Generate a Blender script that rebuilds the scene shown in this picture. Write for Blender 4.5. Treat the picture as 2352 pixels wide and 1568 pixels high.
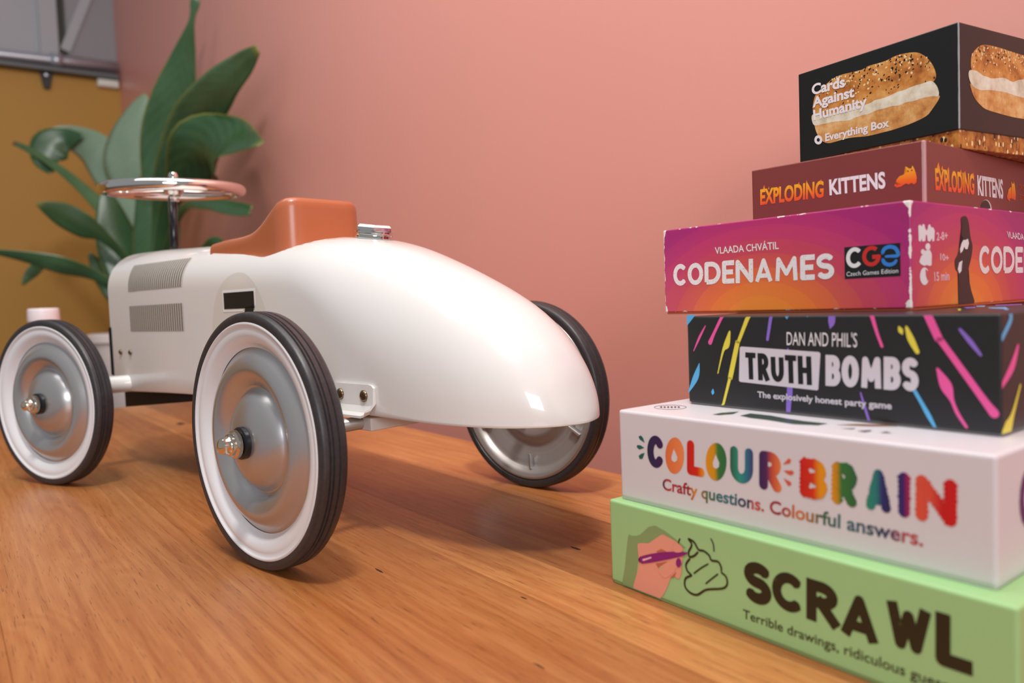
import bpy, bmesh, math, random
from mathutils import Vector, Matrix
random.seed(7)
for o in list(bpy.data.objects): bpy.data.objects.remove(o)
SC = bpy.context.scene
COL = SC.collection

# ---------------------------------------------------------------- camera
cam_d = bpy.data.cameras.new('camera'); cam = bpy.data.objects.new('camera', cam_d); COL.objects.link(cam)
PITCH, ROLL = math.radians(-2.963), math.radians(-2.2346)
fw = Vector((0, math.cos(PITCH), math.sin(PITCH))); up0 = Vector((0, -math.sin(PITCH), math.cos(PITCH))); ri0 = Vector((1, 0, 0))
ri = ri0*math.cos(ROLL) + up0*math.sin(ROLL); up = -ri0*math.sin(ROLL) + up0*math.cos(ROLL)
mw = Matrix.Identity(4)
for i in range(3):
    mw[i][0] = ri[i]; mw[i][1] = up[i]; mw[i][2] = -fw[i]
mw[2][3] = 0.20547
cam.matrix_world = mw
cam_d.sensor_width = 36.0; cam_d.lens = 36*1780.69/2352
cam_d.clip_start = 0.01
cam_d.dof.use_dof = True; cam_d.dof.focus_distance = 0.66; cam_d.dof.aperture_fstop = 5.2
SC.camera = cam

# ---------------------------------------------------------------- world, lights, exposure
SC.view_settings.view_transform = 'Standard'; SC.view_settings.look = 'None'
SC.view_settings.gamma = 1.0; SC.view_settings.use_curve_mapping = False
SC.view_settings.exposure = -0.12
world = bpy.data.worlds.new('room_light'); SC.world = world; world.use_nodes = True
bg = world.node_tree.nodes['Background']; bg.inputs[0].default_value = (0.88, 0.90, 0.94, 1); bg.inputs[1].default_value = 0.34

def area(name, loc, target, sx, sy, power, col):
    d = bpy.data.lights.new(name, 'AREA'); d.shape = 'RECTANGLE'; d.size = sx; d.size_y = sy; d.energy = power; d.color = col
    o = bpy.data.objects.new(name, d); COL.objects.link(o); o.location = loc
    o.rotation_euler = (Vector(target)-Vector(loc)).to_track_quat('-Z', 'Y').to_euler()
    return o
area('ceiling_lamp_panel', (-0.35, 0.62, 2.1), (-0.30, 0.80, 0.0), 2.2, 1.2, 30, (1.0, 0.98, 0.95))
area('ceiling_spot_lamp', (-0.05, -0.2, 2.0), (-0.9, 2.4, 0.4), 0.24, 0.24, 32, (1.0, 0.97, 0.93))
area('window_daylight', (0.9, -3.2, 1.2), (-0.1, 0.6, 0.1), 1.5, 1.2, 60, (0.92, 0.95, 1.0))

# ---------------------------------------------------------------- materials
MATS = {}
def lin(c):
    return tuple((x/12.92 if x <= 0.04045 else ((x+0.055)/1.055)**2.4) for x in [v/255 for v in c])
class NT:
    def __init__(s, m): s.t = m.node_tree; s.n = s.t.nodes; s.l = s.t.links; s.b = s.n['Principled BSDF']
    def new(s, typ, **kw):
        n = s.n.new(typ)
        for k, v in kw.items():
            if k.startswith('i_'):
                key = k[2:]; key = int(key) if key.isdigit() else key
                n.inputs[key].default_value = v
            else: setattr(n, k, v)
        return n
    def link(s, a, b): s.l.new(a, b)
    def math(s, op, a, b=None, c=None):
        n = s.n.new('ShaderNodeMath'); n.operation = op
        for i, v in enumerate((a, b, c)):
            if v is None: continue
            if isinstance(v, (int, float)): n.inputs[i].default_value = v
            else: s.l.new(v, n.inputs[i])
        return n.outputs[0]
    def mix(s, fac, a, b):
        n = s.n.new('ShaderNodeMix'); n.data_type = 'RGBA'
        for sock, v in ((n.inputs[0], fac), (n.inputs[6], a), (n.inputs[7], b)):
            if isinstance(v, (int, float)): sock.default_value = v
            elif isinstance(v, tuple): sock.default_value = (*v[:3], 1)
            else: s.l.new(v, sock)
        return n.outputs[2]
    def ramp(s, fac, stops):
        n = s.n.new('ShaderNodeValToRGB'); e = n.color_ramp.elements
        while len(e) < len(stops): e.new(0.5)
        for el, (p, c) in zip(e, stops): el.position = p; el.color = (*c[:3], 1)
        s.l.new(fac, n.inputs[0]); return n.outputs[0]
    def coord(s, kind='Object', scale=(1, 1, 1), loc=None):
        t = s.n.new('ShaderNodeTexCoord'); m = s.n.new('ShaderNodeMapping'); m.inputs['Scale'].default_value = scale
        s.l.new(t.outputs[kind], m.inputs[0])
        if loc is not None: s.l.new(loc, m.inputs['Location'])
        return m.outputs[0]
    def noise(s, vec, scale=5, detail=2, rough=0.5, dist=0):
        n = s.new('ShaderNodeTexNoise', i_Scale=scale, i_Detail=detail, i_Roughness=rough, i_Distortion=dist); s.l.new(vec, n.inputs['Vector']); return n.outputs[0]
    def xyz(s, vec):
        n = s.n.new('ShaderNodeSeparateXYZ'); s.l.new(vec, n.inputs[0]); return n.outputs
    def bump(s, h, strength=0.2, dist=0.001):
        n = s.new('ShaderNodeBump', i_Strength=strength, i_Distance=dist); s.l.new(h, n.inputs['Height']); s.l.new(n.outputs[0], s.b.inputs['Normal'])
def mat(name, rgb=None, rough=0.5, metal=0.0, coat=0.0, coat_rough=0.05, spec=0.5, linear=False):
    if name in MATS: return MATS[name]
    m = bpy.data.materials.new(name); m.use_nodes = True; b = m.node_tree.nodes['Principled BSDF']
    if rgb is not None: b.inputs['Base Color'].default_value = (*(rgb if linear else lin(rgb)), 1)
    b.inputs['Roughness'].default_value = rough; b.inputs['Metallic'].default_value = metal
    b.inputs['Coat Weight'].default_value = coat; b.inputs['Coat Roughness'].default_value = coat_rough
    b.inputs['Specular IOR Level'].default_value = spec
    MATS[name] = m; return m
def setcol(t, c): t.link(c, t.b.inputs['Base Color'])

def paint_wall(name, rgb, amount=0.08, rough=0.5):
    m = mat(name, rgb, rough); t = NT(m); c = lin(rgb)
    n = t.noise(t.coord('Object', (1, 1, 1)), 2.5, 4)
    setcol(t, t.mix(n, tuple(x*(1-amount) for x in c), tuple(min(1, x*(1+amount)) for x in c)))
    t.bump(t.noise(t.coord('Object'), 420, 2), 0.08, 0.0006)
    return m
paint_wall('pink_paint', (231, 159, 146), 0.03, 0.40)
paint_wall('mustard_paint', (186, 136, 52), 0.05, 0.6)
paint_wall('grey_panel', (176, 176, 180), 0.05, 0.6)
paint_wall('grey_panel_dark', (150, 146, 150), 0.05, 0.6)
paint_wall('floor_concrete', (120, 108, 100), 0.15, 0.5)
mat('galvanised', (188, 190, 198), 0.35, 0.7)
mat('galvanised_dark', (96, 98, 98), 0.5, 0.4)
mat('bracket_dark', (52, 50, 44), 0.6)
mat('plastic_white', (232, 228, 220), 0.35)

def wood():
    m = mat('table_wood', (190, 115, 60), 0.36, coat=0.12, coat_rough=0.28); t = NT(m)
    a = t.new('ShaderNodeAttribute', attribute_type='OBJECT', attribute_name='tint')
    sd = t.new('ShaderNodeAttribute', attribute_type='OBJECT', attribute_name='seed')
    co = t.coord('Object', (1, 1, 1), sd.outputs['Vector'])
    def sc(v):
        mp = t.n.new('ShaderNodeMapping'); mp.inputs['Scale'].default_value = v; t.link(co, mp.inputs[0]); return mp.outputs[0]
    fig = t.noise(sc((1.6, 7.5, 1)), 1.6, 3, 0.5, 1.2)
    y = t.xyz(co)[1]
    ph = t.math('ADD', t.math('MULTIPLY', y, 520.0), t.math('MULTIPLY', fig, 46.0))
    ring = t.math('MULTIPLY_ADD', t.math('SINE', ph), 0.5, 0.5)
    soft = t.noise(sc((1.3, 34, 1)), 2.2, 4, 0.6, 0.3)
    fib = t.noise(sc((9, 330, 1)), 1.5, 3, 0.65)
    streak = t.noise(sc((0.9, 95, 1)), 2.0, 3, 0.6, 0.2)
    blot = t.noise(sc((3, 6, 1)), 1.4, 3, 0.5)
    v = t.math('ADD', t.math('MULTIPLY', ring, 0.05), t.math('ADD', t.math('ADD', t.math('MULTIPLY', soft, 0.30), t.math('MULTIPLY', streak, 0.24)), t.math('ADD', t.math('MULTIPLY', fib, 0.20), t.math('MULTIPLY', blot, 0.26))))
    c = t.ramp(v, [(0.30, lin((146, 84, 44))), (0.45, lin((184, 114, 62))), (0.58, lin((204, 138, 82))), (0.78, lin((226, 170, 114)))])
    # fine dark pores and a few knots
    por = t.noise(sc((38, 900, 1)), 1.0, 2, 0.6)
    pm = t.math('MULTIPLY', t.math('LESS_THAN', por, 0.35), 0.5)
    c = t.mix(pm, c, lin((84, 40, 20)))
    n = t.n.new('ShaderNodeMix'); n.data_type = 'RGBA'; n.blend_type = 'MULTIPLY'; n.inputs[0].default_value = 1.0
    t.link(c, n.inputs[6]); t.link(a.outputs['Color'], n.inputs[7]); setcol(t, n.outputs[2])
    r = t.math('MULTIPLY_ADD', soft, 0.22, 0.26); t.link(r, t.b.inputs['Roughness'])
    t.bump(t.math('ADD', fib, por), 0.12, 0.0005)
    return m
wood()

# ---------------------------------------------------------------- helpers
def link(o, parent=None):
    COL.objects.link(o)
    if parent is not None: o.parent = parent
    return o
def obj(name, me, m=None, parent=None, smooth=False):
    if m is not None and len(me.materials) == 0: me.materials.append(MATS[m] if isinstance(m, str) else m)
    if smooth: me.polygons.foreach_set('use_smooth', [True]*len(me.polygons))
    return link(bpy.data.objects.new(name, me), parent)
def tag(o, label=None, cat=None, group=None, kind=None):
    for k, v in (('label', label), ('category', cat), ('group', group), ('kind', kind)):
        if v: o[k] = v
    return o
def thing(name, label, cat, loc=(0, 0, 0), rz=0, group=None):
    o = bpy.data.objects.new(name, None); o.empty_display_size = 0.05; COL.objects.link(o); o.location = loc; o.rotation_euler = (0, 0, rz)
    return tag(o, label, cat, group)
def mesh(name, v, f):
    me = bpy.data.meshes.new(name); me.from_pydata([tuple(p) for p in v], [], f); me.update(); return me
def from_bm(name, bm):
    me = bpy.data.meshes.new(name); bm.to_mesh(me); bm.free(); return me
def box_mesh(name, x0, x1, y0, y1, z0, z1, bev=0.0, seg=3):
    bm = bmesh.new(); bmesh.ops.create_cube(bm, size=1)
    for v in bm.verts: v.co = Vector(((x0+x1)/2+v.co.x*(x1-x0), (y0+y1)/2+v.co.y*(y1-y0), (z0+z1)/2+v.co.z*(z1-z0)))
    if bev: bmesh.ops.bevel(bm, geom=bm.edges[:], offset=bev, segments=seg, profile=0.6, affect='EDGES')
    return from_bm(name, bm)
def weighted(o):
    o.data.polygons.foreach_set('use_smooth', [True]*len(o.data.polygons))
    md = o.modifiers.new('wn', 'WEIGHTED_NORMAL'); md.weight = 80; md.keep_sharp = False
def lathe(name, prof, seg=64, axis='Z', close=False):
    """prof: list of (radius, offset) ; axis of revolution"""
    v = []; f = []; n = len(prof)
    for i in range(seg):
        a = 2*math.pi*i/seg; c, s = math.cos(a), math.sin(a)
        for r, h in prof:
            v.append({'Z': (r*c, r*s, h), 'Y': (r*c, h, r*s), 'X': (h, r*c, r*s)}[axis])
    for i in range(seg):
        j = (i+1) % seg
        for k in range(n-1 if not close else n):
            l = (k+1) % n
            f.append((i*n+k, j*n+k, j*n+l, i*n+l))
    bm = bmesh.new(); bv = [bm.verts.new(p) for p in v]
    for q in f:
        try: bm.faces.new([bv[i] for i in q])
        except ValueError: pass
    bmesh.ops.remove_doubles(bm, verts=bm.verts, dist=1e-6)
    bmesh.ops.recalc_face_normals(bm, faces=bm.faces)
    return from_bm(name, bm)
def sharp(me, ang=35):
    me.polygons.foreach_set('use_smooth', [True]*len(me.polygons))
    me.set_sharp_from_angle(angle=math.radians(ang))
def tube(name, pts, rad, seg=12, cap=True):
    v = []; f = []; pts = [Vector(p) for p in pts]; n = len(pts)
    rads = rad if isinstance(rad, (list, tuple)) else [rad]*n
    ref = Vector((0, 0, 1)) if abs((pts[-1]-pts[0]).normalized().z) < 0.9 else Vector((1, 0, 0))
    for i, p in enumerate(pts):
        t = (pts[min(i+1, n-1)]-pts[max(i-1, 0)]).normalized(); x = t.cross(ref).normalized(); y = x.cross(t)
        for k in range(seg):
            a = 2*math.pi*k/seg; v.append(p+(x*math.cos(a)+y*math.sin(a))*rads[i])
    for i in range(n-1):
        for k in range(seg):
            f.append((i*seg+k, i*seg+(k+1) % seg, (i+1)*seg+(k+1) % seg, (i+1)*seg+k))
    if cap: f.append(tuple(range(seg))[::-1]); f.append(tuple((n-1)*seg+k for k in range(seg)))
    return mesh(name, v, f)
def torus(name, R, r, seg=72, sub=16):
    return lathe(name, [(R+r*math.cos(2*math.pi*k/sub), r*math.sin(2*math.pi*k/sub)) for k in range(sub)], seg, 'Z', True)

# ---------------------------------------------------------------- room
WA = math.radians(53.5); WD = Vector((-math.cos(WA), math.sin(WA), 0)); WN = Vector((-math.sin(WA), -math.cos(WA), 0)); T0 = Vector((0, 1.063, 0)); W0 = T0 - WN*0.15
RZ = math.atan2(WN.y, WN.x)          # room frame: x = away from pink wall, y = along it towards the camera side
def rp(s, d, z): return W0 + WD*s + WN*d + Vector((0, 0, z))
def tp(s, d, z): return T0 + WD*s + WN*d + Vector((0, 0, z))
SCN = 3.306
def rbox(name, s0, s1, d0, d1, z0, z1, m, parent=None, bev=0.0, structure=False):
    # object frame: local X = WD (along pink wall), local Y = WN (away from it)
    c = rp(s0, d0, z0); me = box_mesh(name, 0, s1-s0, 0, d1-d0, 0, z1-z0, bev, 2)
    o = obj(name, me, m, parent)
    if parent is None: o.location = c; o.rotation_euler = (0, 0, math.atan2(WD.y, WD.x))
    else:
        o.location = (s0-parent['s0'], d0-parent['d0'], z0-parent['z0'])
    if structure: tag(o, kind='structure')
    return o
FZ = -0.88
rbox('floor', -3.0, SCN+0.3, -0.3, 4.0, FZ-0.1, FZ, 'floor_concrete', structure=True)
rbox('wall_right', -3.0, SCN+0.12, -0.12, 0.0, FZ, 2.4, 'pink_paint', structure=True)
rbox('wall_back', SCN, SCN+0.12, 0.0, 4.0, FZ, 1.34, 'mustard_paint', structure=True)
rbox('wall_back_upper', SCN+0.05, SCN+0.12, 0.0, 4.0, 1.34, 2.6, 'grey_panel', structure=True)
# narrow upright, darker panel and brace above the mustard wall
rbox('trim_1', SCN+0.035, SCN+0.05, 0.0, 0.208, 1.44, 2.6, 'grey_panel_dark', structure=True)
rbox('gap_shade', SCN+0.03, SCN+0.05, 0.214, 0.245, 1.42, 2.6, 'bracket_dark', structure=True)  # dark strip standing in for the shaded gap between the panels
rbox('trim_3', SCN+0.02, SCN+0.05, 0.245, 0.32, 1.42, 2.6, 'grey_panel', structure=True)
br = rbox('trim_4', SCN+0.02, SCN+0.034, 0.0, 0.042, 0.0, 0.7, 'grey_panel', structure=True)
br.location = rp(SCN+0.02, 0.20, 1.45); br.rotation_euler = (math.radians(21.5), 0, math.atan2(WD.y, WD.x))
pipe = thing('conduit_pipe', 'grey metal conduit running along the top of the mustard wall', 'pipe', rp(SCN-0.03, 0.0, 1.375), math.atan2(WD.y, WD.x))
me = tube('pipe_run', [(0, 0.012, 0.022), (0, 0.26, 0.014), (0, 0.6, 0.006), (0, 1.9, -0.012)], 0.025, 16)
obj('pipe_run', me, 'galvanised', pipe, True)
obj('tray', box_mesh('tray', -0.028, 0.026, 0.012, 1.9, -0.040, -0.022, 0.002), 'galvanised_dark', pipe)
obj('coupling', tube('coupling', [(0, 0.24, 0.014), (0, 0.29, 0.014)], 0.033, 16), 'galvanised', pipe, True)
hb = thing('pipe_hanger', 'dark bracket hanging below the grey conduit on the mustard wall', 'bracket', rp(SCN-0.002, 0.308, 1.262), math.atan2(WD.y, WD.x))
obj('strap', mesh('strap', [(-0.018, -0.03, 0.09), (-0.018, 0.03, 0.09), (-0.018, 0.012, 0.0), (-0.018, -0.012, 0.0), (0, -0.03, 0.09), (0, 0.03, 0.09), (0, 0.012, 0.0), (0, -0.012, 0.0)],
    [(0, 1, 2, 3), (7, 6, 5, 4), (0, 4, 5, 1), (1, 5, 6, 2), (2, 6, 7, 3), (3, 7, 4, 0)]), 'bracket_dark', hb)
obj('bolt', lathe('bolt', [(0, -0.025), (0.007, -0.024), (0.007, -0.017), (0.0, -0.017)], 8, 'X'), 'galvanised', hb).location = (0, 0, 0.06)
jb = thing('junction_box', 'small white junction box in the corner under the conduit', 'box', rp(SCN-0.034, 0.01, 1.298), math.atan2(WD.y, WD.x))
obj('housing', box_mesh('housing', 0, 0.032, 0, 0.09, 0, 0.035, 0.003), 'plastic_white', jb)
obj('cover', box_mesh('cover', -0.004, 0.0, 0.005, 0.085, 0.004, 0.031, 0.001), 'plastic_white', jb)

# ---------------------------------------------------------------- table: one object per plank
TL0, TL1 = -1.15, 1.08
table = thing('wooden_table', 'long varnished wooden plank table pushed against the pink wall', 'table', tp(TL0, 0, 0), math.atan2(WD.y, WD.x))
edges = [0.006, 0.150, 0.262, 0.312, 0.458, 0.61, 0.745]
tints = [(0.98, 0.95, 0.92), (0.64, 0.58, 0.52), (0.96, 0.97, 0.92), (0.71, 0.63, 0.54), (0.72, 0.675, 0.61), (0.71, 0.65, 0.57)]  # second plank's darker tint has the shadow under the car painted in
for k in range(6):
    d0, d1 = edges[k]+0.00006, edges[k+1]-0.00006
    o = obj('plank', box_mesh('plank', 0, TL1-TL0, -(d1-d0)/2, (d1-d0)/2, -0.04, 0, 0.0002, 1), 'table_wood', table)
    o.location = (0, (d0+d1)/2, 0); o['tint'] = tints[k]; o['seed'] = (k*3.7, k*1.93, k*0.7)
for x in (0.12, TL1-TL0-0.12):
    for y in (0.08, 0.66):
        obj('leg', box_mesh('leg', x-0.035, x+0.035, y-0.035, y+0.035, FZ, -0.04, 0.004), 'table_wood', table)['tint'] = (0.9, 0.9, 0.9)
for y in (0.08, 0.66): obj('rail', box_mesh('rail', 0.155, TL1-TL0-0.155, y-0.012, y+0.012, -0.12, -0.04, 0.002), 'table_wood', table)['tint'] = (0.9, 0.9, 0.9)
def patch_mesh(name, w, h, n=18, jag=0.25):
    v = []
    for i in range(n):
        a = 2*math.pi*i/n; r = 1+random.uniform(-jag, jag); v.append((w/2*r*math.cos(a), h/2*r*math.sin(a), 0))
    return mesh(name, v, [tuple(range(n))])
mat('knot_wood', (38, 24, 14), 0.6)
for x, y, l, w in ((-0.6285, 1.4489, 0.034, 0.014), (0.0012, 0.5275, 0.007, 0.0016), (0.0458, 0.6302, 0.012, 0.003), (-0.1107, 0.5949, 0.014, 0.0016), (0.0085, 0.4261, 0.010, 0.0014)):
    p = Vector((x, y, 0))-tp(TL0, 0, 0)
    o = obj('knot', patch_mesh('knot', l, w), 'knot_wood', table); o.location = (p.dot(WD), p.dot(WN), 0.00012)

# ---------------------------------------------------------------- ride-on car
mat('car_paint', (230, 226, 223), 0.3, coat=0.7, coat_rough=0.04)
mat('wheel_white', (232, 232, 235), 0.25, coat=0.6, coat_rough=0.08)
mat('wheel_silver', (192, 190, 190), 0.30, 0.8, coat=0.3, coat_rough=0.15)
mat('wheel_steel', (170, 164, 160), 0.34, 0.5)
mat('chrome', (235, 232, 228), 0.06, 1.0)
mat('chrome_warm', (226, 214, 196), 0.1, 1.0)
mat('washer_black', (22, 22, 26), 0.35)
mat('pan_black', (18, 20, 24), 0.55, spec=0.25)
mat('column_black', (16, 16, 22), 0.22, coat=0.15)
mat('decal_cream', (220, 213, 205), 0.3, coat=0.5)
mat('decal_white', (240, 237, 232), 0.3)
mat('decal_black', (14, 20, 26), 0.3)
mat('screw_brass', (120, 100, 78), 0.3, 0.9)
def rubber():
    m = mat('tyre_rubber', (40, 38, 40), 0.4); t = NT(m)
    n = t.noise(t.coord('Object', (1, 1, 1)), 300, 3, 0.6)
    setcol(t, t.mix(n, lin((34, 32, 34)), lin((64, 60, 62)))); t.bump(n, 0.15, 0.0004)
rubber()
def seat_leather():
    m = mat('seat_tan', (178, 98, 62), 0.33, coat=0.25, coat_rough=0.2); t = NT(m)
    n = t.noise(t.coord('Object'), 500, 2); t.bump(n, 0.06, 0.0004)
seat_leather()
def louvre():
    m = mat('decal_louvre', (150, 145, 138), 0.35); t = NT(m)
    x = t.xyz(t.coord('Object'))[0]
    s = t.math('SINE', t.math('MULTIPLY', x, 2*math.pi/0.00600))
    k = t.math('MULTIPLY_ADD', s, 2.0, 0.5); k.node.use_clamp = True
    setcol(t, t.mix(k, lin((66, 58, 60)), lin((206, 200, 190))))
louvre()

PSI = 0.7479
CAR = thing('ride_on_car', 'cream white retro ride-on racing car with tan seat and number seven', 'toy car', (-0.0932, 0.7353, 0), math.pi-PSI)
def crv(knots, x):
    k = sorted(knots)
    if x <= k[0][0]: return k[0][1]
    if x >= k[-1][0]: return k[-1][1]
    for i in range(len(k)-1):
        if k[i][0] <= x <= k[i+1][0]: break
    x0, y0 = k[i]; x1, y1 = k[i+1]; h = x1-x0; t = (x-x0)/h
    m0 = (y1-k[i-1][1])/(x1-k[i-1][0]) if i > 0 else (y1-y0)/h
    m1 = (k[i+2][1]-y0)/(k[i+2][0]-x0) if i+2 < len(k) else (y1-y0)/h
    return (2*t**3-3*t*t+1)*y0+(t**3-2*t*t+t)*h*m0+(-2*t**3+3*t*t)*y1+(t**3-t*t)*h*m1
ZT_A = [(0.158, 0.2815), (0.20, 0.2830), (0.25, 0.2845), (0.33, 0.287), (0.40, 0.2895), (0.47, 0.2925), (0.557, 0.294)]
ZT_B = [(-0.202, 0.1100), (-0.200, 0.118), (-0.195, 0.132), (-0.187, 0.150), (-0.172, 0.172), (-0.150, 0.194), (-0.124, 0.2115), (-0.083, 0.2315), (-0.04, 0.2485), (0.0, 0.2615), (0.045, 0.2715), (0.085, 0.2765), (0.12, 0.2795), (0.158, 0.2815)]
CUT = [(0.080, 0.2765), (0.095, 0.2735), (0.115, 0.2695), (0.135, 0.2648), (0.155, 0.2612), (0.165, 0.2610), (0.185, 0.2638), (0.21, 0.2670), (0.245, 0.2700), (0.285, 0.2735), (0.299, 0.2755), (0.300, 0.30)]
UT = -0.202; HW = 0.07; UF = 0.557
def sec(u):
    zt = crv(ZT_A if u >= 0.158 else ZT_B, u)
    zb = crv([(-0.202, 0.109), (-0.1, 0.1095), (0.0, 0.1110), (0.3, 0.1115), (0.557, 0.104)], u)
    x = max(0.0, min(1.0, (-0.04-u)/(-0.04-UT)))
    hw = max(HW*(1-x**3.3)**(1/2.1), 0.0005)
    k = max(0.0, min(1.0, (0.10-u)/0.20)); k = k*k*(3-2*k)
    rb = (1-k)*0.055 + k*0.9*max(zt-zb, 0.0006)
    rb = min(rb, 0.97*max(zt-zb, 0.0006)); ra = (1-k)*min(0.06, hw) + k*hw
    return hw, zb, max(zt, zb+0.0006), ra, rb
EX = 2.25
def side_y(u, z, out=0.0):
    hw, zb, zt, ra, rb = sec(u)
    if z <= zt-rb: return hw+out, z
    q = min(1.0, (z-(zt-rb))/rb); y = (hw-ra)+ra*(1-q**EX)**(1/EX); return y+out*0.9, z+out*0.5
def body_mesh():
    u = UF; us = []
    while u > -0.15: us.append(u); u -= 0.0085 if u > 0.2 or u < 0.12 else 0.0042
    for i in range(24): us.append(-0.15-0.052*math.sin((i+1)/24*math.pi/2))
    us += [0.158, 0.2995, 0.2985]; us = sorted(set(us), reverse=True)
    NS, NA = 7, 20; rows = []
    for u in us:
        hw, zb, zt, ra, rb = sec(u); half = []
        half.append((hw-0.0025, zb)); half.append((hw-0.0006, zb+0.0004))
        for i in range(NS): half.append((hw, zb+0.0015+(max(zt-rb-zb-0.0015, 0.0))*i/NS))
        for i in range(NA+1):
            a = math.pi/2*i/NA; c, s = math.cos(a)**(2/EX) if i < NA else 0, math.sin(a)**(2/EX)
            half.append((hw-ra+ra*c, zt-rb+rb*s))
        if CUT[0][0] < u < CUT[-1][0]:      # cockpit opening: everything above the cut line is removed
            zc = crv(CUT, u) if u < 0.299 else 0.2755+(u-0.299)*24; ye = None; new = []
            above = [i for i, (y, z) in enumerate(half) if z > zc]
            if above:
                i0 = above[0]; (ya, za), (yb, zb2) = half[i0-1], half[i0]; tt = (zc-za)/max(zb2-za, 1e-9); ye = ya+(yb-ya)*tt
                for q, i in enumerate(above): half[i] = (ye*(1-q/len(above)) if q else ye, zc if q == 0 else zc-0.004)
        rows.append([(u, y, z) for y, z in half]+[(u, -y, z) for y, z in half[::-1]])
    n = len(rows[0]); v = [p for r in rows for p in r]
    f = [(i*n+k, i*n+k+1, (i+1)*n+k+1, (i+1)*n+k) for i in range(len(rows)-1) for k in range(n-1)]
    bm = bmesh.new(); bv = [bm.verts.new(p) for p in v]
    for q in f:
        try: bm.faces.new([bv[i] for i in q])
        except ValueError: pass
    bmesh.ops.remove_doubles(bm, verts=bm.verts, dist=2e-5)
    bmesh.ops.recalc_face_normals(bm, faces=bm.faces)
    return from_bm('body', bm)
body = obj('body', body_mesh(), 'car_paint', CAR, True); body.data.set_sharp_from_angle(angle=math.radians(38))
if sum(p.normal.z*p.area for p in body.data.polygons) < 0: body.data.flip_normals()
# decals follow the body surface, near side is +Y
def side_patch(name, u0, u1, z0, z1, m, nu=10, nz=12, out=0.0004, parent=body):
    v = []; f = []
    for i in range(nu+1):
        for j in range(nz+1):
            u = u0+(u1-u0)*i/nu; y, z = side_y(u, z0+(z1-z0)*j/nz, out); v.append((u, y, z))
    for i in range(nu):
        for j in range(nz): f.append((i*(nz+1)+j, (i+1)*(nz+1)+j, (i+1)*(nz+1)+j+1, i*(nz+1)+j+1))
    return obj(name, mesh(name, v, f), m, parent, True)
for sgn in (1, -1):
    for z0, z1 in ((0.186, 0.2185), (0.2375, 0.2715)):
        o = side_patch('louvre_decal', 0.330, 0.486, z0, z1, 'decal_louvre')
        if sgn < 0: o.scale = (1, -1, 1)
    cu, cz = 0.2005, 0.186
    def quad_patch(name, c, m, out, n=10):
        v = []; f = []
        for i in range(n+1):
            for j in range(n+1):
                a, b = i/n, j/n; u = (c[0][0]*(1-a)+c[1][0]*a)*(1-b)+(c[3][0]*(1-a)+c[2][0]*a)*b; z = (c[0][1]*(1-a)+c[1][1]*a)*(1-b)+(c[3][1]*(1-a)+c[2][1]*a)*b
                y, z = side_y(u, z, out); v.append((u, y, z))
        for i in range(n):
            for j in range(n): f.append((i*(n+1)+j, (i+1)*(n+1)+j, (i+1)*(n+1)+j+1, i*(n+1)+j+1))
        o = obj(name, mesh(name, v, f), m, body, True)
        if sgn < 0: o.scale = (1, -1, 1)
    v = [(cu, side_y(cu, cz, 0.0003)[0], cz)]; f = []
    for i in range(1, 9):
        for a in range(48):
            u = cu+0.059*i/8*math.cos(a*math.pi/24); y, z = side_y(u, cz+0.061*i/8*math.sin(a*math.pi/24), 0.0003); v.append((u, y, z))
            p = 1+(i-1)*48+a; q = 1+(i-1)*48+(a+1) % 48
            f.append((0, p, q) if i == 1 else (p-48, p, q, q-48))
    o = obj('number_roundel', mesh('number_roundel', v, f), 'decal_cream', body, True)
    if sgn < 0: o.scale = (1, -1, 1)
    quad_patch('number_outline', [(0.232, 0.2290), (0.162, 0.2290), (0.162, 0.2060), (0.232, 0.2060)], 'decal_white', 0.0006)
    quad_patch('number_outline', [(0.188, 0.2080), (0.162, 0.2120), (0.185, 0.147), (0.212, 0.147)], 'decal_white', 0.0006)
    quad_patch('number_seven', [(0.2293, 0.2265), (0.165, 0.2265), (0.165, 0.2090), (0.2293, 0.2090)], 'decal_black', 0.0009)
    quad_patch('number_seven', [(0.184, 0.2100), (0.165, 0.2120), (0.188, 0.150), (0.207, 0.150)], 'decal_black', 0.0009)
# grille and black steering pan
obj('grille', box_mesh('grille', 0.553, 0.562, -0.0715, 0.0715, 0.125, 0.192, 0.003), 'pan_black', CAR)
gp = mesh('front_plate', [(0.555, y, z) for y, z in [(0.067, 0.107), (0.067, 0.238), (0.058, 0.264), (0.042, 0.28), (0.018, 0.289), (-0.018, 0.289), (-0.042, 0.28), (-0.058, 0.264), (-0.067, 0.238), (-0.067, 0.107)]], [tuple(range(10))])
obj('front_plate', gp, 'pan_black', CAR)
pv = []
for y in (0.060, -0.060):
    pv += [(0.548, y, 0.081), (0.34, y, 0.101), (0.32, y, 0.120), (0.548, y, 0.120)]
obj('steering_pan', mesh('steering_pan', pv, [(0, 1, 2, 3), (7, 6, 5, 4), (0, 4, 5, 1), (1, 5, 6, 2), (2, 6, 7, 3), (3, 7, 4, 0)]), 'pan_black', CAR)
R = 0.1027; TR = 0.1615; WB = 0.508
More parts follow.
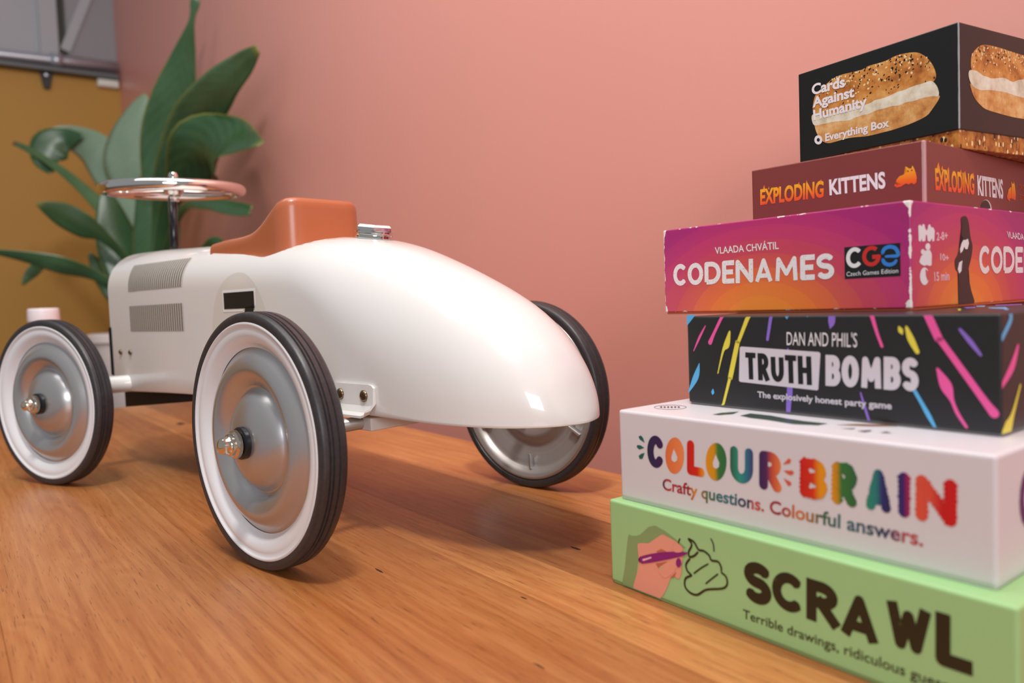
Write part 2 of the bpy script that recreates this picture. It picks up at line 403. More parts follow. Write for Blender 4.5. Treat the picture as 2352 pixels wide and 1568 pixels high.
# axles and brackets
obj('rear_axle', tube('rear_axle', [(0, -TR, R), (0, TR, R)], 0.006, 12), 'wheel_steel', CAR, True)
obj('front_axle', tube('front_axle', [(WB, -TR+0.018, 0.1165), (WB, TR-0.018, 0.1165)], 0.0112, 16), 'car_paint', CAR, True)
def screw(x, y, z, parent, r=0.0042):
    s = 1 if y > 0 else -1
    o = obj('screw', lathe('screw', [(0, 0.0028), (r*0.6, 0.0025), (r, 0.001), (r, 0.0)], 14, 'Y'), 'screw_brass', parent, True); o.location = (x, y, z)
    if s < 0: o.scale = (1, -1, 1)
    return o
for s in (1, -1):
    prof = [(0.0, 0.1385), (0.0025, 0.1385), (0.0035, 0.120), (0.006, 0.1145), (0.012, 0.1125), (0.012, 0.1105), (0.006, 0.1122), (0.0012, 0.1180), (0.0, 0.1200)]
    v = []; f = []; us = [-0.030, -0.0275, -0.023, 0.023, 0.0275, 0.030]
    for i, u in enumerate(us):
        for y, z in prof:
            zz = z if not (i in (0, 5)) else 0.1282+(z-0.1282)*0.72
            if i in (1, 4): zz = 0.1282+(z-0.1282)*0.93
            v.append((u, s*(0.0702+y), zz))
    n = len(prof)
    for i in range(len(us)-1):
        for k in range(n): f.append((i*n+k, i*n+(k+1) % n, (i+1)*n+(k+1) % n, (i+1)*n+k))
    f.append(tuple(range(n))); f.append(tuple((len(us)-1)*n+k for k in range(n)))
    br = obj('axle_bracket', mesh('axle_bracket', v, f), 'car_paint', CAR)
    for u in (-0.0175, 0.0175): screw(u, s*0.0732, 0.1285, br, 0.0052)
    for u in (0.524, 0.492): screw(u, s*0.0703, 0.158, CAR, 0.0036)
obj('rear_crossmember', box_mesh('rear_crossmember', -0.016, 0.016, -0.066, 0.066, 0.096, 0.108, 0.002), 'car_paint', CAR)
# wheels
def wheel(name):
    white = [(0.0965, 0.0070), (0.0955, 0.0098), (0.0935, 0.0112), (0.0922, 0.0104), (0.0912, 0.0092), (0.0885, 0.0098), (0.085, 0.0096), (0.081, 0.0082), (0.078, 0.0058), (0.0755, 0.0034), (0.0745, 0.0030)]
    w = obj(name, lathe(name, white, 96, 'Y'), 'wheel_white', CAR, True)
    tr = [(0.0935, 0.0085), (0.0948, 0.0104), (0.0985, 0.0112), (0.1008, 0.0106), (0.1021, 0.0092)]
    for c in (0.0050, 0.0020):
        tr += [(R, c+0.0012), (R-0.0013, c+0.0006), (R-0.0013, c-0.0002), (R, c-0.0008)]
    tr += [(R, -0.002), (R-0.0011, -0.0026), (R-0.0011, -0.0033), (R, -0.0039), (0.1024, -0.0085), (0.1008, -0.0106), (0.0985, -0.0112), (0.0948, -0.0104), (0.0935, -0.0085)]
    me = lathe('tyre', tr, 112, 'Y'); sharp(me, 40); obj('tyre', me, 'tyre_rubber', w)
    hub = [(0.0755, 0.0030), (0.0740, 0.0026), (0.0715, 0.0046), (0.068, 0.0078), (0.064, 0.0104), (0.060, 0.0116), (0.056, 0.0112), (0.051, 0.0088), (0.047, 0.0054), (0.0445, 0.0024), (0.0425, 0.0006), (0.0412, 0.0010), (0.039, 0.0044), (0.035, 0.0090), (0.030, 0.0122), (0.024, 0.0142), (0.018, 0.0156), (0.012, 0.0162), (0.0, 0.0164)]
    obj('hub_plate', lathe('hub_plate', hub, 96, 'Y'), 'wheel_silver', w, True)
    wa = lathe('washer', [(0, 0.0205), (0.0115, 0.0205), (0.0128, 0.0196), (0.0128, 0.0165), (0.0, 0.0160)], 40, 'Y'); sharp(wa); obj('washer', wa, 'washer_black', w)
    nut = [(0, 0.0375), (0.0028, 0.0372), (0.0052, 0.0360), (0.0064, 0.0342), (0.0066, 0.0300), (0.0072, 0.0290), (0.0086, 0.0284), (0.0088, 0.0262), (0.0094, 0.0254), (0.0108, 0.0248), (0.0110, 0.0222), (0.0100, 0.0212), (0.0, 0.0204)]
    nm = lathe('axle_cap', nut, 40, 'Y'); sharp(nm, 30); obj('axle_cap', nm, 'chrome_warm', w)
    inner = [(0.0935, -0.0085), (0.0925, -0.0104), (0.090, -0.0108), (0.086, -0.0085), (0.083, -0.0040), (0.0815, -0.0015), (0.078, -0.0005), (0.072, -0.0010), (0.066, 0.0030), (0.060, 0.0050), (0.055, 0.0040), (0.050, 0.0005), (0.046, -0.0005), (0.042, 0.0000), (0.036, 0.004), (0.026, 0.009), (0.012, 0.011), (0.0, 0.0112)]
    ib = obj('inner_plate', lathe('inner_plate', inner, 96, 'Y'), 'wheel_steel', w, True)
    for k in range(6):
        a = math.pi*2*k/6-math.pi/2+0.03; tb = obj('plate_tab', box_mesh('plate_tab', 0.066, 0.083, -0.006, -0.0015, -0.0015, 0.0015, 0.0006), 'wheel_silver', w); tb.rotation_euler = (0, -a, 0)
    return w
w0 = wheel('wheel')
def place_wheel(w, x, s, rz=0.0):
    w.location = (x, s*TR, R); w.rotation_euler = (0, 0, rz + (0 if s > 0 else math.pi))
place_wheel(w0, 0.0, 1)
def copy_tree(o, parent):
    c = o.copy(); COL.objects.link(c); c.parent = parent
    for ch in list(o.children): copy_tree(ch, c)
    return c
protos = [(0.0, -1, 0.0), (WB, 1, 0.2822), (WB, -1, 0.2822)]
for x, s, rz in protos: place_wheel(copy_tree(w0, CAR), x, s, rz)
# seat
def seat():
    hwv, ub, uf, rc = 0.0500, 0.133, 0.297, 0.022
    path = []     # (u, y, outward normal u, y, station along wing 0..1)
    for i in range(16): u = uf+(ub+rc-uf)*i/15; path.append((u, hwv, 0, 1))
    for i in range(1, 9): a = math.pi/2*i/8; path.append((ub+rc-rc*math.sin(a), hwv-rc+rc*math.cos(a), -math.sin(a), math.cos(a)))
    for i in range(1, 7): path.append((ub, (hwv-rc)*(1-i/6), -1, 0))
    path += [(u, -y, nu, -ny) for u, y, nu, ny in path[:-1][::-1]]
    def top(u): return crv([(0.128, 0.3215), (0.140, 0.3205), (0.152, 0.3165), (0.166, 0.3085), (0.182, 0.299), (0.200, 0.2915), (0.225, 0.2880), (0.265, 0.2870), (0.297, 0.2850)], u)
    v = []; n = 0; rows = []
    for u, y, nu, ny in path:
        zt = top(u); th = 0.013; r = []
        lean = 0.004
        for off, z in ((0.0, 0.235), (0.0, 0.262), (-0.0004, zt-0.010), (-0.001, zt-0.005), (-0.0028, zt-0.0014), (-0.0055, zt), (-0.0085, zt-0.0012), (-0.0115, zt-0.005), (-0.013, zt-0.010), (-0.014, 0.270), (-0.014, 0.255)):
            r.append((u+nu*off, y+ny*off, z))
        rows.append(r)
    m = len(rows[0]); v = [p for r in rows for p in r]
    f = [(i*m+k, (i+1)*m+k, (i+1)*m+k+1, i*m+k+1) for i in range(len(rows)-1) for k in range(m-1)]
    f.append(tuple(range(m))); f.append(tuple((len(rows)-1)*m+k for k in range(m))[::-1])
    bm = bmesh.new(); bv = [bm.verts.new(p) for p in v]
    for q in f: bm.faces.new([bv[i] for i in q])
    bmesh.ops.recalc_face_normals(bm, faces=bm.faces)
    s = obj('seat', from_bm('seat', bm), 'seat_tan', CAR, True); s.data.set_sharp_from_angle(angle=math.radians(60))
    obj('seat_pan', box_mesh('seat_pan', 0.140, 0.294, -0.042, 0.042, 0.253, 0.2785, 0.006), 'seat_tan', s)
    obj('piping', tube('piping', [(0.147, -0.034, 0.279), (0.147, 0.034, 0.279)], 0.0018, 8), 'seat_tan', s, True)
seat()
# fuel cap
fc = obj('fuel_cap', lathe('fuel_cap', [(0, 0.0), (0.0180, 0.0), (0.0192, 0.0012), (0.0192, 0.0036), (0.0176, 0.0046), (0.0176, 0.0056), (0.0202, 0.0062), (0.0202, 0.0078), (0.017, 0.0084), (0.0, 0.0084)], 48, 'Z'), 'chrome', CAR)
sharp(fc.data, 30); fc.location = (0.053, 0, 0.2722); fc.rotation_euler = (0, math.radians(-9), 0)
hx = lathe('cap_hexagon', [(0, 0.0084), (0.0185, 0.0084), (0.0185, 0.0118), (0.0165, 0.0140), (0.0, 0.0146)], 6, 'Z'); sharp(hx, 20); obj('cap_hexagon', hx, 'chrome', fc).rotation_euler = (0, 0, 0.35)
# steering column and wheel
SU = 0.497
obj('steering_column', tube('steering_column', [(SU+0.006, 0, 0.255), (SU, 0, 0.367)], 0.0058, 20), 'column_black', CAR, True)
sw = obj('steering_wheel', torus('steering_wheel', 0.0860, 0.0078, 96, 16), 'chrome', CAR, True)
sw.location = (SU-0.003, -0.001, 0.3755); sw.rotation_euler = (math.radians(-1.3), math.radians(-2.9), 0)
hubm = lathe('steering_hub', [(0, 0.0245), (0.0045, 0.0235), (0.0062, 0.0205), (0.0062, 0.0130), (0.0085, 0.0120), (0.0120, 0.0060), (0.0135, -0.0010), (0.0100, -0.0060), (0.0062, -0.0075), (0.0062, -0.0160), (0, -0.0160)], 32, 'Z'); sharp(hubm)
obj('steering_hub', hubm, 'chrome', sw)
for k in range(3):
    a = 2*math.pi*k/3+0.5
    sp = obj('spoke', box_mesh('spoke', 0.008, 0.088, -0.0075, 0.0075, -0.003, 0.0005, 0.001), 'chrome', sw); sp.rotation_euler = (0, 0, a)

# ---------------------------------------------------------------- game boxes
INK = dict(ink_white=(238, 232, 234), ink_black=(22, 24, 26), ink_maroon=(112, 50, 44), ink_red=(206, 44, 40), ink_blue=(54, 130, 214), ink_pinkish=(240, 186, 196), ink_coral=(206, 90, 90), ink_dark=(44, 30, 34),
    ink_lilac=(214, 206, 214), ink_pink=(240, 92, 164), ink_yellow=(232, 216, 76), ink_sky=(92, 180, 232), ink_violet=(142, 110, 206), ink_teal=(20, 96, 88), ink_rust=(216, 92, 62), ink_moss=(58, 74, 66), ink_brown=(150, 104, 76),
    ink_scrawl2=(46, 42, 16), ink_shade=(138, 164, 108), ink_skin=(238, 160, 136), ink_skin2=(196, 106, 82), ink_magenta=(142, 24, 118), ink_fire2=(206, 92, 44), box_white=(220, 213, 217), box_green=(160, 204, 138))
for k, c in INK.items(): mat(k, c, 0.38)
def grad(name, stops, axis=0, rough=0.38):
    m = mat(name, stops[0][1], rough); t = NT(m)
    setcol(t, t.ramp(t.xyz(t.coord('Generated'))[axis], [(p, lin(c)) for p, c in stops])); return m
OR, NV, RD, GN, TL_, MG, AM = (232, 124, 62), (38, 34, 80), (204, 22, 24), (52, 120, 56), (32, 126, 122), (150, 24, 92), (232, 150, 20)
grad('ink_fire', [(0.0, (236, 74, 44)), (0.3, (244, 110, 30)), (1.0, (252, 186, 40))], 2)
grad('ink_flame', [(0.0, (250, 160, 36)), (1.0, (240, 110, 40))], 2); grad('g_navy', [(0.0, (40, 40, 76)), (1.0, (60, 24, 80))]); grad('g_redorange', [(0.0, RD), (0.6, (214, 40, 20)), (1.0, (240, 160, 20))])
grad('g_tealnavy', [(0.0, (36, 90, 60)), (0.4, (40, 150, 130)), (0.75, (40, 110, 140)), (1.0, (60, 50, 110))]); grad('g_navyorange', [(0.0, (50, 34, 84)), (0.35, (80, 36, 90)), (0.6, (200, 80, 60)), (1.0, (236, 130, 66))])
grad('g_redamber', [(0.0, RD), (0.5, (216, 50, 22)), (0.75, AM), (1.0, AM)]); grad('g_ambergreen', [(0.0, AM), (0.22, (200, 140, 20)), (0.4, GN), (1.0, (44, 100, 60))])
grad('g_tealnavy2', [(0.0, (40, 140, 110)), (0.4, TL_), (0.65, (40, 44, 110)), (1.0, NV)]); grad('g_navymagenta', [(0.0, (40, 40, 120)), (0.45, (60, 30, 100)), (0.7, MG), (1.0, (190, 30, 70))])
grad('g_coralred', [(0.0, (224, 84, 60)), (0.4, (220, 76, 60)), (0.65, (200, 20, 24)), (1.0, (208, 22, 24))]); grad('g_orange', [(0.0, (226, 110, 60)), (1.0, (240, 140, 80))]); grad('g_ambergreen2', [(0.0, AM), (0.4, (214, 150, 20)), (0.6, GN), (1.0, (40, 110, 60))])
grad('g_tagline', [(0.0, (40, 34, 80)), (0.025, (190, 60, 60)), (0.13, (160, 20, 40)), (0.16, (226, 140, 40)), (0.22, (60, 110, 70)), (0.30, (40, 120, 130)), (0.40, (30, 40, 80)), (0.42, (206, 84, 70)), (0.52, (150, 20, 60)), (0.60, (220, 120, 50)), (0.68, (60, 100, 70)), (0.76, (50, 110, 120)), (0.90, (60, 56, 96)), (0.96, (200, 80, 90)), (1.0, (180, 50, 50))])
def speckle(name, base, spot, scale, thr, stretch=(1, 1, 1)):
    m = mat(name, base, 0.4); t = NT(m); n = t.noise(t.coord('Object', stretch), scale, 3, 0.7)
    setcol(t, t.mix(t.math('LESS_THAN', n, thr), lin(base), lin(spot)))
speckle('ink_worn', (240, 232, 232), (206, 120, 140), 900, 0.37); speckle('ink_scrawl', (40, 36, 16), (110, 128, 84), 420, 0.30)
def bread(name, c0, c1, c2):
    m = mat(name, c1, 0.4); t = NT(m); n = t.noise(t.coord('Object'), 70, 5, 0.65)
    setcol(t, t.ramp(n, [(0.3, lin(c0)), (0.5, lin(c1)), (0.7, lin(c2))]))
bread('bun', (150, 82, 28), (204, 134, 60), (230, 176, 104)); bread('bun2', (176, 104, 44), (216, 156, 88), (238, 200, 140)); bread('cream', (188, 176, 146), (226, 216, 192), (244, 240, 226))
mat('seed_black', (24, 18, 14), 0.4); mat('seed_cream', (240, 218, 170), 0.4)
def bagel_wrap():
    m = mat('bagel_print', (196, 120, 44), 0.35); t = NT(m); co = t.coord('Object', (1, 1, 0.6))
    n = t.noise(co, 120, 4, 0.7); c = t.ramp(n, [(0.32, lin((60, 34, 18))), (0.45, lin((170, 96, 34))), (0.65, lin((214, 150, 66)))])
    vo = t.new('ShaderNodeTexVoronoi', i_Scale=210.0); t.link(co, vo.inputs['Vector'])
    c = t.mix(t.math('LESS_THAN', vo.outputs['Distance'], 0.26), c, lin((244, 214, 150)))
    v2 = t.new('ShaderNodeTexVoronoi', i_Scale=150.0); t.link(t.coord('Object', (1.1, 1.3, 0.7)), v2.inputs['Vector'])
    setcol(t, t.mix(t.math('LESS_THAN', v2.outputs['Distance'], 0.2), c, lin((40, 26, 18))))
bagel_wrap()
def carton(name, rgb, rough=0.42, edge=None, amount=0.03, w=0.0, ew=0.0016):
    m = mat(name, rgb, rough, coat=0.08, coat_rough=0.3); t = NT(m); c = lin(rgb)
    n = t.noise(t.coord('Object'), 18, 4)
    cc = t.mix(n, tuple(x*(1-amount) for x in c), tuple(x*(1+amount) for x in c))
    if edge:      # pale strip along the upright corner: bevel highlight painted in, partly rubbed board
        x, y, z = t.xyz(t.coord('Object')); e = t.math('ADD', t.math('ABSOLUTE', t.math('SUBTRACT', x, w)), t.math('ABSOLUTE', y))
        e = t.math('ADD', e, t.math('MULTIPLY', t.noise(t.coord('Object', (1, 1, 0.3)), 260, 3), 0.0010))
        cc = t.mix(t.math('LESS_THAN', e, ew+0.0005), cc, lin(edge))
    setcol(t, cc)
    t.bump(t.noise(t.coord('Object', (1, 1, 1)), 900, 2), 0.05, 0.0003)
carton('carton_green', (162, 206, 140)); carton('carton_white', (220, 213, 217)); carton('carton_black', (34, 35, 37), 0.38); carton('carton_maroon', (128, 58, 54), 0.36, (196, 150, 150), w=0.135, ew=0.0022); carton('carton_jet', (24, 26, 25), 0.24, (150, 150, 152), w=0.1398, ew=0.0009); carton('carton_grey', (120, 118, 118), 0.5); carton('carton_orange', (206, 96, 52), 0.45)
def sunset():
    m = mat('carton_sunset', (190, 50, 100), 0.38, coat=0.1, coat_rough=0.3); t = NT(m)
    co = t.coord('Object'); x, y, z = t.xyz(co)
    # circles of colour spreading from a sun low on each side
    def rad(h, c):
        a = t.math('SUBTRACT', h, c); b = t.math('MULTIPLY_ADD', z, 1.55, 0.012)
        return t.math('SQRT', t.math('ADD', t.math('MULTIPLY', a, a), t.math('MULTIPLY', b, b)))
    onf = t.math('LESS_THAN', y, 0.0015)
    rf = rad(x, 0.092); rr = rad(y, 0.085)
    r = t.math('ADD', t.math('MULTIPLY', onf, rf), t.math('MULTIPLY', t.math('SUBTRACT', 1.0, onf), rr))
    st = t.math('ADD', t.math('MULTIPLY', t.math('FLOOR', t.math('MULTIPLY', r, 62.0)), 1/62*0.55), t.math('MULTIPLY', r, 0.45))
    c = t.ramp(st, [(0.02, lin((244, 138, 48))), (0.045, lin((238, 116, 52))), (0.075, lin((206, 72, 84))), (0.105, lin((196, 52, 110))), (0.13, lin((172, 36, 116))), (0.17, lin((158, 40, 104)))])
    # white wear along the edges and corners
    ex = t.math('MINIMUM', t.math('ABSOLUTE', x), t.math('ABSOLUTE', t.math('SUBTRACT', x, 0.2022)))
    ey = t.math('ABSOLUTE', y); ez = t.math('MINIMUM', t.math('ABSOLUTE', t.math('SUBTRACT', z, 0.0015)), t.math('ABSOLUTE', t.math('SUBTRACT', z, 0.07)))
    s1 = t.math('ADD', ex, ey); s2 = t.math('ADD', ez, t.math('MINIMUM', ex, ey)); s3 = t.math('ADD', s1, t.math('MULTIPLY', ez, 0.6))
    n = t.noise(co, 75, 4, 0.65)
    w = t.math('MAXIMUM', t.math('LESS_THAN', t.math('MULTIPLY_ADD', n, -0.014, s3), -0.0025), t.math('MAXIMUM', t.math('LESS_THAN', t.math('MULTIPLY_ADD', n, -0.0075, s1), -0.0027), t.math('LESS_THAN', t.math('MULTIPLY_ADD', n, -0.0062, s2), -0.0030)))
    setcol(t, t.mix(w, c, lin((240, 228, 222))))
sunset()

TEXTS=[('cah','f','Cards', [(14.08, 68.12),(46.58, 66.97),(14.08, 77.17)], 'ink_white', 0.035, None, 4),('cah','f','Against', [(14.55, 57.33),(55.2, 56.75),(14.44, 66.08)], 'ink_white', 0.035, None, 4),('cah','f','Humanity', [(15.33, 46.38),(66.31, 46.37),(15.02, 55.19)], 'ink_white', 0.035, None, 4),('cah','f','Everything Box', [(26.66, 26.33),(85.25, 26.51),(26.6, 32.8)], 'ink_white', 0.03, None, 4),('kit','f','EXPLODING', [(7.46, 15.58),(61.73, 14.98),(7.78, 28.17)], 'ink_fire', 0.035, None, 1),('kit','f','KITTENS', [(66.5, 15.77),(108.2, 15.47),(66.23, 27.52)], 'ink_white', 0.035, None, 1),('kit','r','EXPLODING', [(15.73, 11.51),(83.42, 12.05),(15.21, 26.54)], 'ink_fire', 0.035, None, 1),('kit','r','KITTENS', [(90.25, 12.01),(141.43, 12.0),(88.97, 27.07)], 'ink_white', 0.035, None, 1),('kit','r','ORIGINAL', [(175.99, 21.53),(200.55, 20.83),(175.42, 26.03)], 'ink_fire2', 0.0, None, 1),('kit','r','EDITION', [(177.77, 13.23),(200.71, 12.23),(177.2, 17.74)], 'ink_fire2', 0.0, None, 1),('code','f','VLAADA CHVÁTIL', [(52.5, 46.66),(108.55, 46.42),(52.22, 51.98)], 'ink_white', 0.01, None, 1),('code','f','C', [(9.79, 23.4),(23.49, 23.33),(10.09, 41.24)], 'ink_worn', (0.215, 'butt'), None, 1),('code','f','O', [(24.73, 23.32),(40.3, 23.24),(25.03, 41.16)], 'ink_worn', (0.215, 'butt'), None, 1),('code','f','D', [(41.55, 23.24),(57.11, 23.16),(41.85, 41.08)], 'ink_worn', (0.215, 'butt'), None, 1),('code','f','E', [(58.36, 23.15),(69.57, 23.09),(58.66, 40.99)], 'ink_worn', (0.215, 'butt'), None, 1),('code','f','N', [(70.81, 23.09),(86.38, 23.01),(71.11, 40.93)], 'ink_worn', (0.215, 'butt'), None, 1),('code','f','A', [(87.63, 23.0),(103.19, 22.92),(87.93, 40.84)], 'ink_worn', (0.215, 'butt'), None, 1),('code','f','M', [(104.44, 22.92),(123.9, 22.82),(104.74, 40.76)], 'ink_worn', (0.215, 'butt'), None, 1),('code','f','E', [(125.14, 22.81),(136.35, 22.75),(125.44, 40.65)], 'ink_worn', (0.215, 'butt'), None, 1),('code','f','S', [(137.6, 22.75),(150.83, 22.68),(137.9, 40.59)], 'ink_worn', (0.215, 'butt'), None, 1),('code','f','C', [(159.54, 29.1),(170.4, 29.53),(159.55, 42.92)], 'ink_white', (0.2, 'butt'), None, 2),('code','f','G', [(170.73, 29.51),(183.31, 29.8),(170.73, 43.1)], 'ink_red', (0.2, 'butt'), None, 2),('code','f','Czech Games Edition', [(159.67, 24.08),(194.26, 24.6),(159.72, 26.96)], 'ink_white', 0.0, None, 2),('code','r','2-8+', [(36.64, 44.99),(53.68, 46.13),(36.15, 50.46)], 'ink_pinkish', 0.03, None, 1),('code','r','10+', [(41.94, 32.25),(54.9, 31.38),(41.67, 36.79)], 'ink_pinkish', 0.03, None, 1),('code','r','15 min', [(32.92, 18.35),(55.65, 18.75),(32.45, 24.39)], 'ink_pinkish', 0.03, None, 1),('code','r','VLAADA CHVÁTIL', [(157.69, 49.3),(190.71, 48.2),(155.67, 54.28)], 'ink_white', 0.01, 'VLAADA', 1),('code','r','C', [(104.96, 22.49),(123.98, 22.53),(104.76, 42.73)], 'ink_worn', (0.215, 'butt'), None, 1),('code','r','O', [(125.71, 22.54),(147.32, 22.58),(125.51, 42.78)], 'ink_worn', (0.215, 'butt'), None, 1),('code','r','D', [(149.05, 22.59),(170.66, 22.63),(148.85, 42.83)], 'ink_worn', (0.215, 'butt'), None, 1),('code','r','E', [(172.39, 22.64),(187.95, 22.67),(172.19, 42.88)], 'ink_worn', (0.215, 'butt'), None, 1),('code','r','N', [(189.68, 22.67),(211.29, 22.72),(189.48, 42.91)], 'ink_worn', (0.215, 'butt'), None, 1),('code','r','A', [(213.02, 22.72),(234.63, 22.77),(212.82, 42.96)], 'ink_worn', (0.215, 'butt'), None, 1),('code','r','M', [(236.36, 22.78),(263.38, 22.83),(236.16, 43.02)], 'ink_worn', (0.215, 'butt'), None, 1),('code','r','E', [(265.1, 22.84),(280.67, 22.87),(264.9, 43.08)], 'ink_worn', (0.215, 'butt'), None, 1),('code','r','S', [(282.39, 22.87),(300.76, 22.91),(282.19, 43.11)], 'ink_worn', (0.215, 'butt'), None, 1),('truth','f', "DAN AND PHIL'S", [(83.07, 45.15),(130.71, 44.9),(83.27, 53.46)], 'ink_white', 0.0, None, 3),('truth','f','T', [(51.12, 21.41),(59.37, 21.21),(50.92, 39.55)], 'ink_black', (0.2, 'butt'), None, 3),('truth','f','R', [(60.34, 21.19),(70.04, 20.95),(60.14, 39.33)], 'ink_black', (0.2, 'butt'), None, 3),('truth','f','U', [(71.01, 20.93),(80.72, 20.69),(70.81, 39.07)], 'ink_black', (0.2, 'butt'), None, 3),('truth','f','T', [(81.69, 20.67),(89.94, 20.47),(81.49, 38.81)], 'ink_black', (0.2, 'butt'), None, 3),('truth','f','H', [(90.91, 20.45),(100.61, 20.21),(90.71, 38.59)], 'ink_black', (0.2, 'butt'), None, 3),('truth','f','B', [(109.83, 20.62),(119.83, 20.66),(110.2, 39.69)], 'ink_lilac', (0.225, 'butt'), None, 3),('truth','f','O', [(120.38, 20.66),(131.49, 20.7),(120.75, 39.73)], 'ink_lilac', (0.225, 'butt'), None, 3),('truth','f','M', [(132.04, 20.71),(145.92, 20.76),(132.41, 39.78)], 'ink_lilac', (0.225, 'butt'), None, 3),('truth','f','B', [(146.48, 20.76),(156.47, 20.8),(146.85, 39.83)], 'ink_lilac', (0.225, 'butt'), None, 3),('truth','f','S', [(157.03, 20.8),(166.47, 20.84),(157.4, 39.87)], 'ink_lilac', (0.225, 'butt'), None, 3),('truth','f','The explosively honest party game', [(60.08, 9.5),(151.13, 9.57),(59.96, 13.63)], 'ink_lilac', 0.025, None, 3),('brain','f','C', [(26.48, 27.6),(40.78, 27.6),(27.36, 49.82)], 'g_navy', (0.26, 'round'), None, 1),('brain','f','L', [(61.14, 27.42),(75.42, 27.42),(61.92, 50.25)], 'g_redorange', (0.26, 'round'), None, 1),('brain','f','U', [(95.07, 28.32),(111.63, 28.32),(95.72, 50.64)], 'g_tealnavy', (0.26, 'round'), None, 1),('brain','f','R', [(114.93, 27.03),(131.95, 27.03),(115.54, 50.46)], 'g_navyorange', (0.26, 'round'), None, 1),('brain','f','B', [(143.07, 27.63),(159.14, 27.63),(143.55, 49.83)], 'g_redamber', (0.24, 'bumpy'), None, 1),('brain','f','R', [(161.74, 26.87),(177.45, 26.87),(162.18, 50.23)], 'g_ambergreen', (0.24, 'bumpy'), None, 1),('brain','f','A', [(180.57, 26.99),(196.04, 26.99),(180.93, 50.05)], 'g_tealnavy2', (0.24, 'bumpy'), None, 1),('brain','f','I', [(198.75, 26.77),(204.54, 26.77),(199.06, 50.15)], 'g_navymagenta', (0.24, 'bumpy'), None, 1),('brain','f','N', [(207.6, 26.74),(226.8, 26.74),(207.87, 50.15)], 'g_coralred', (0.24, 'bumpy'), None, 1),('brain','f','Crafty questions. Colourful answers.', [(39.78, 13.59),(210.9, 13.79),(40.08, 21.47)], 'g_tagline', 0.02, None, 1),('brain','r','C', [(25.85, 22.81),(46.39, 23.28),(26.24, 52.74)], 'g_navymagenta', 0.06, None, 1),('scrawl','f','S', [(116.23, 21.48),(135.62, 21.48),(116.99, 46.57)], 'ink_scrawl', (0.27, 'butt'), None, 1),('scrawl','f','C', [(135.98, 23.38),(156.21, 23.38),(136.59, 45.93)], 'ink_scrawl', (0.27, 'butt'), None, 1),('scrawl','f','R', [(157.28, 22.92),(178.7, 22.92),(157.83, 46.41)], 'ink_scrawl', (0.27, 'butt'), None, 1),('scrawl','f','A', [(178.11, 21.34),(200.39, 21.34),(178.6, 45.53)], 'ink_scrawl', (0.27, 'butt'), None, 1),('scrawl','f','W', [(202.92, 23.75),(227.03, 23.75),(203.3, 47.9)], 'ink_scrawl', (0.27, 'butt'), None, 1),('scrawl','f','L', [(228.09, 22.61),(245.06, 22.61),(228.38, 48.84)], 'ink_scrawl', (0.27, 'butt'), None, 1),('scrawl','f','Terrible drawings, ridiculous guesses', [(115.3, 9.82),(213.26, 10.85),(115.45, 15.34)], 'ink_scrawl2', 0.008, 'Terrible drawings, ridiculous', 1)]
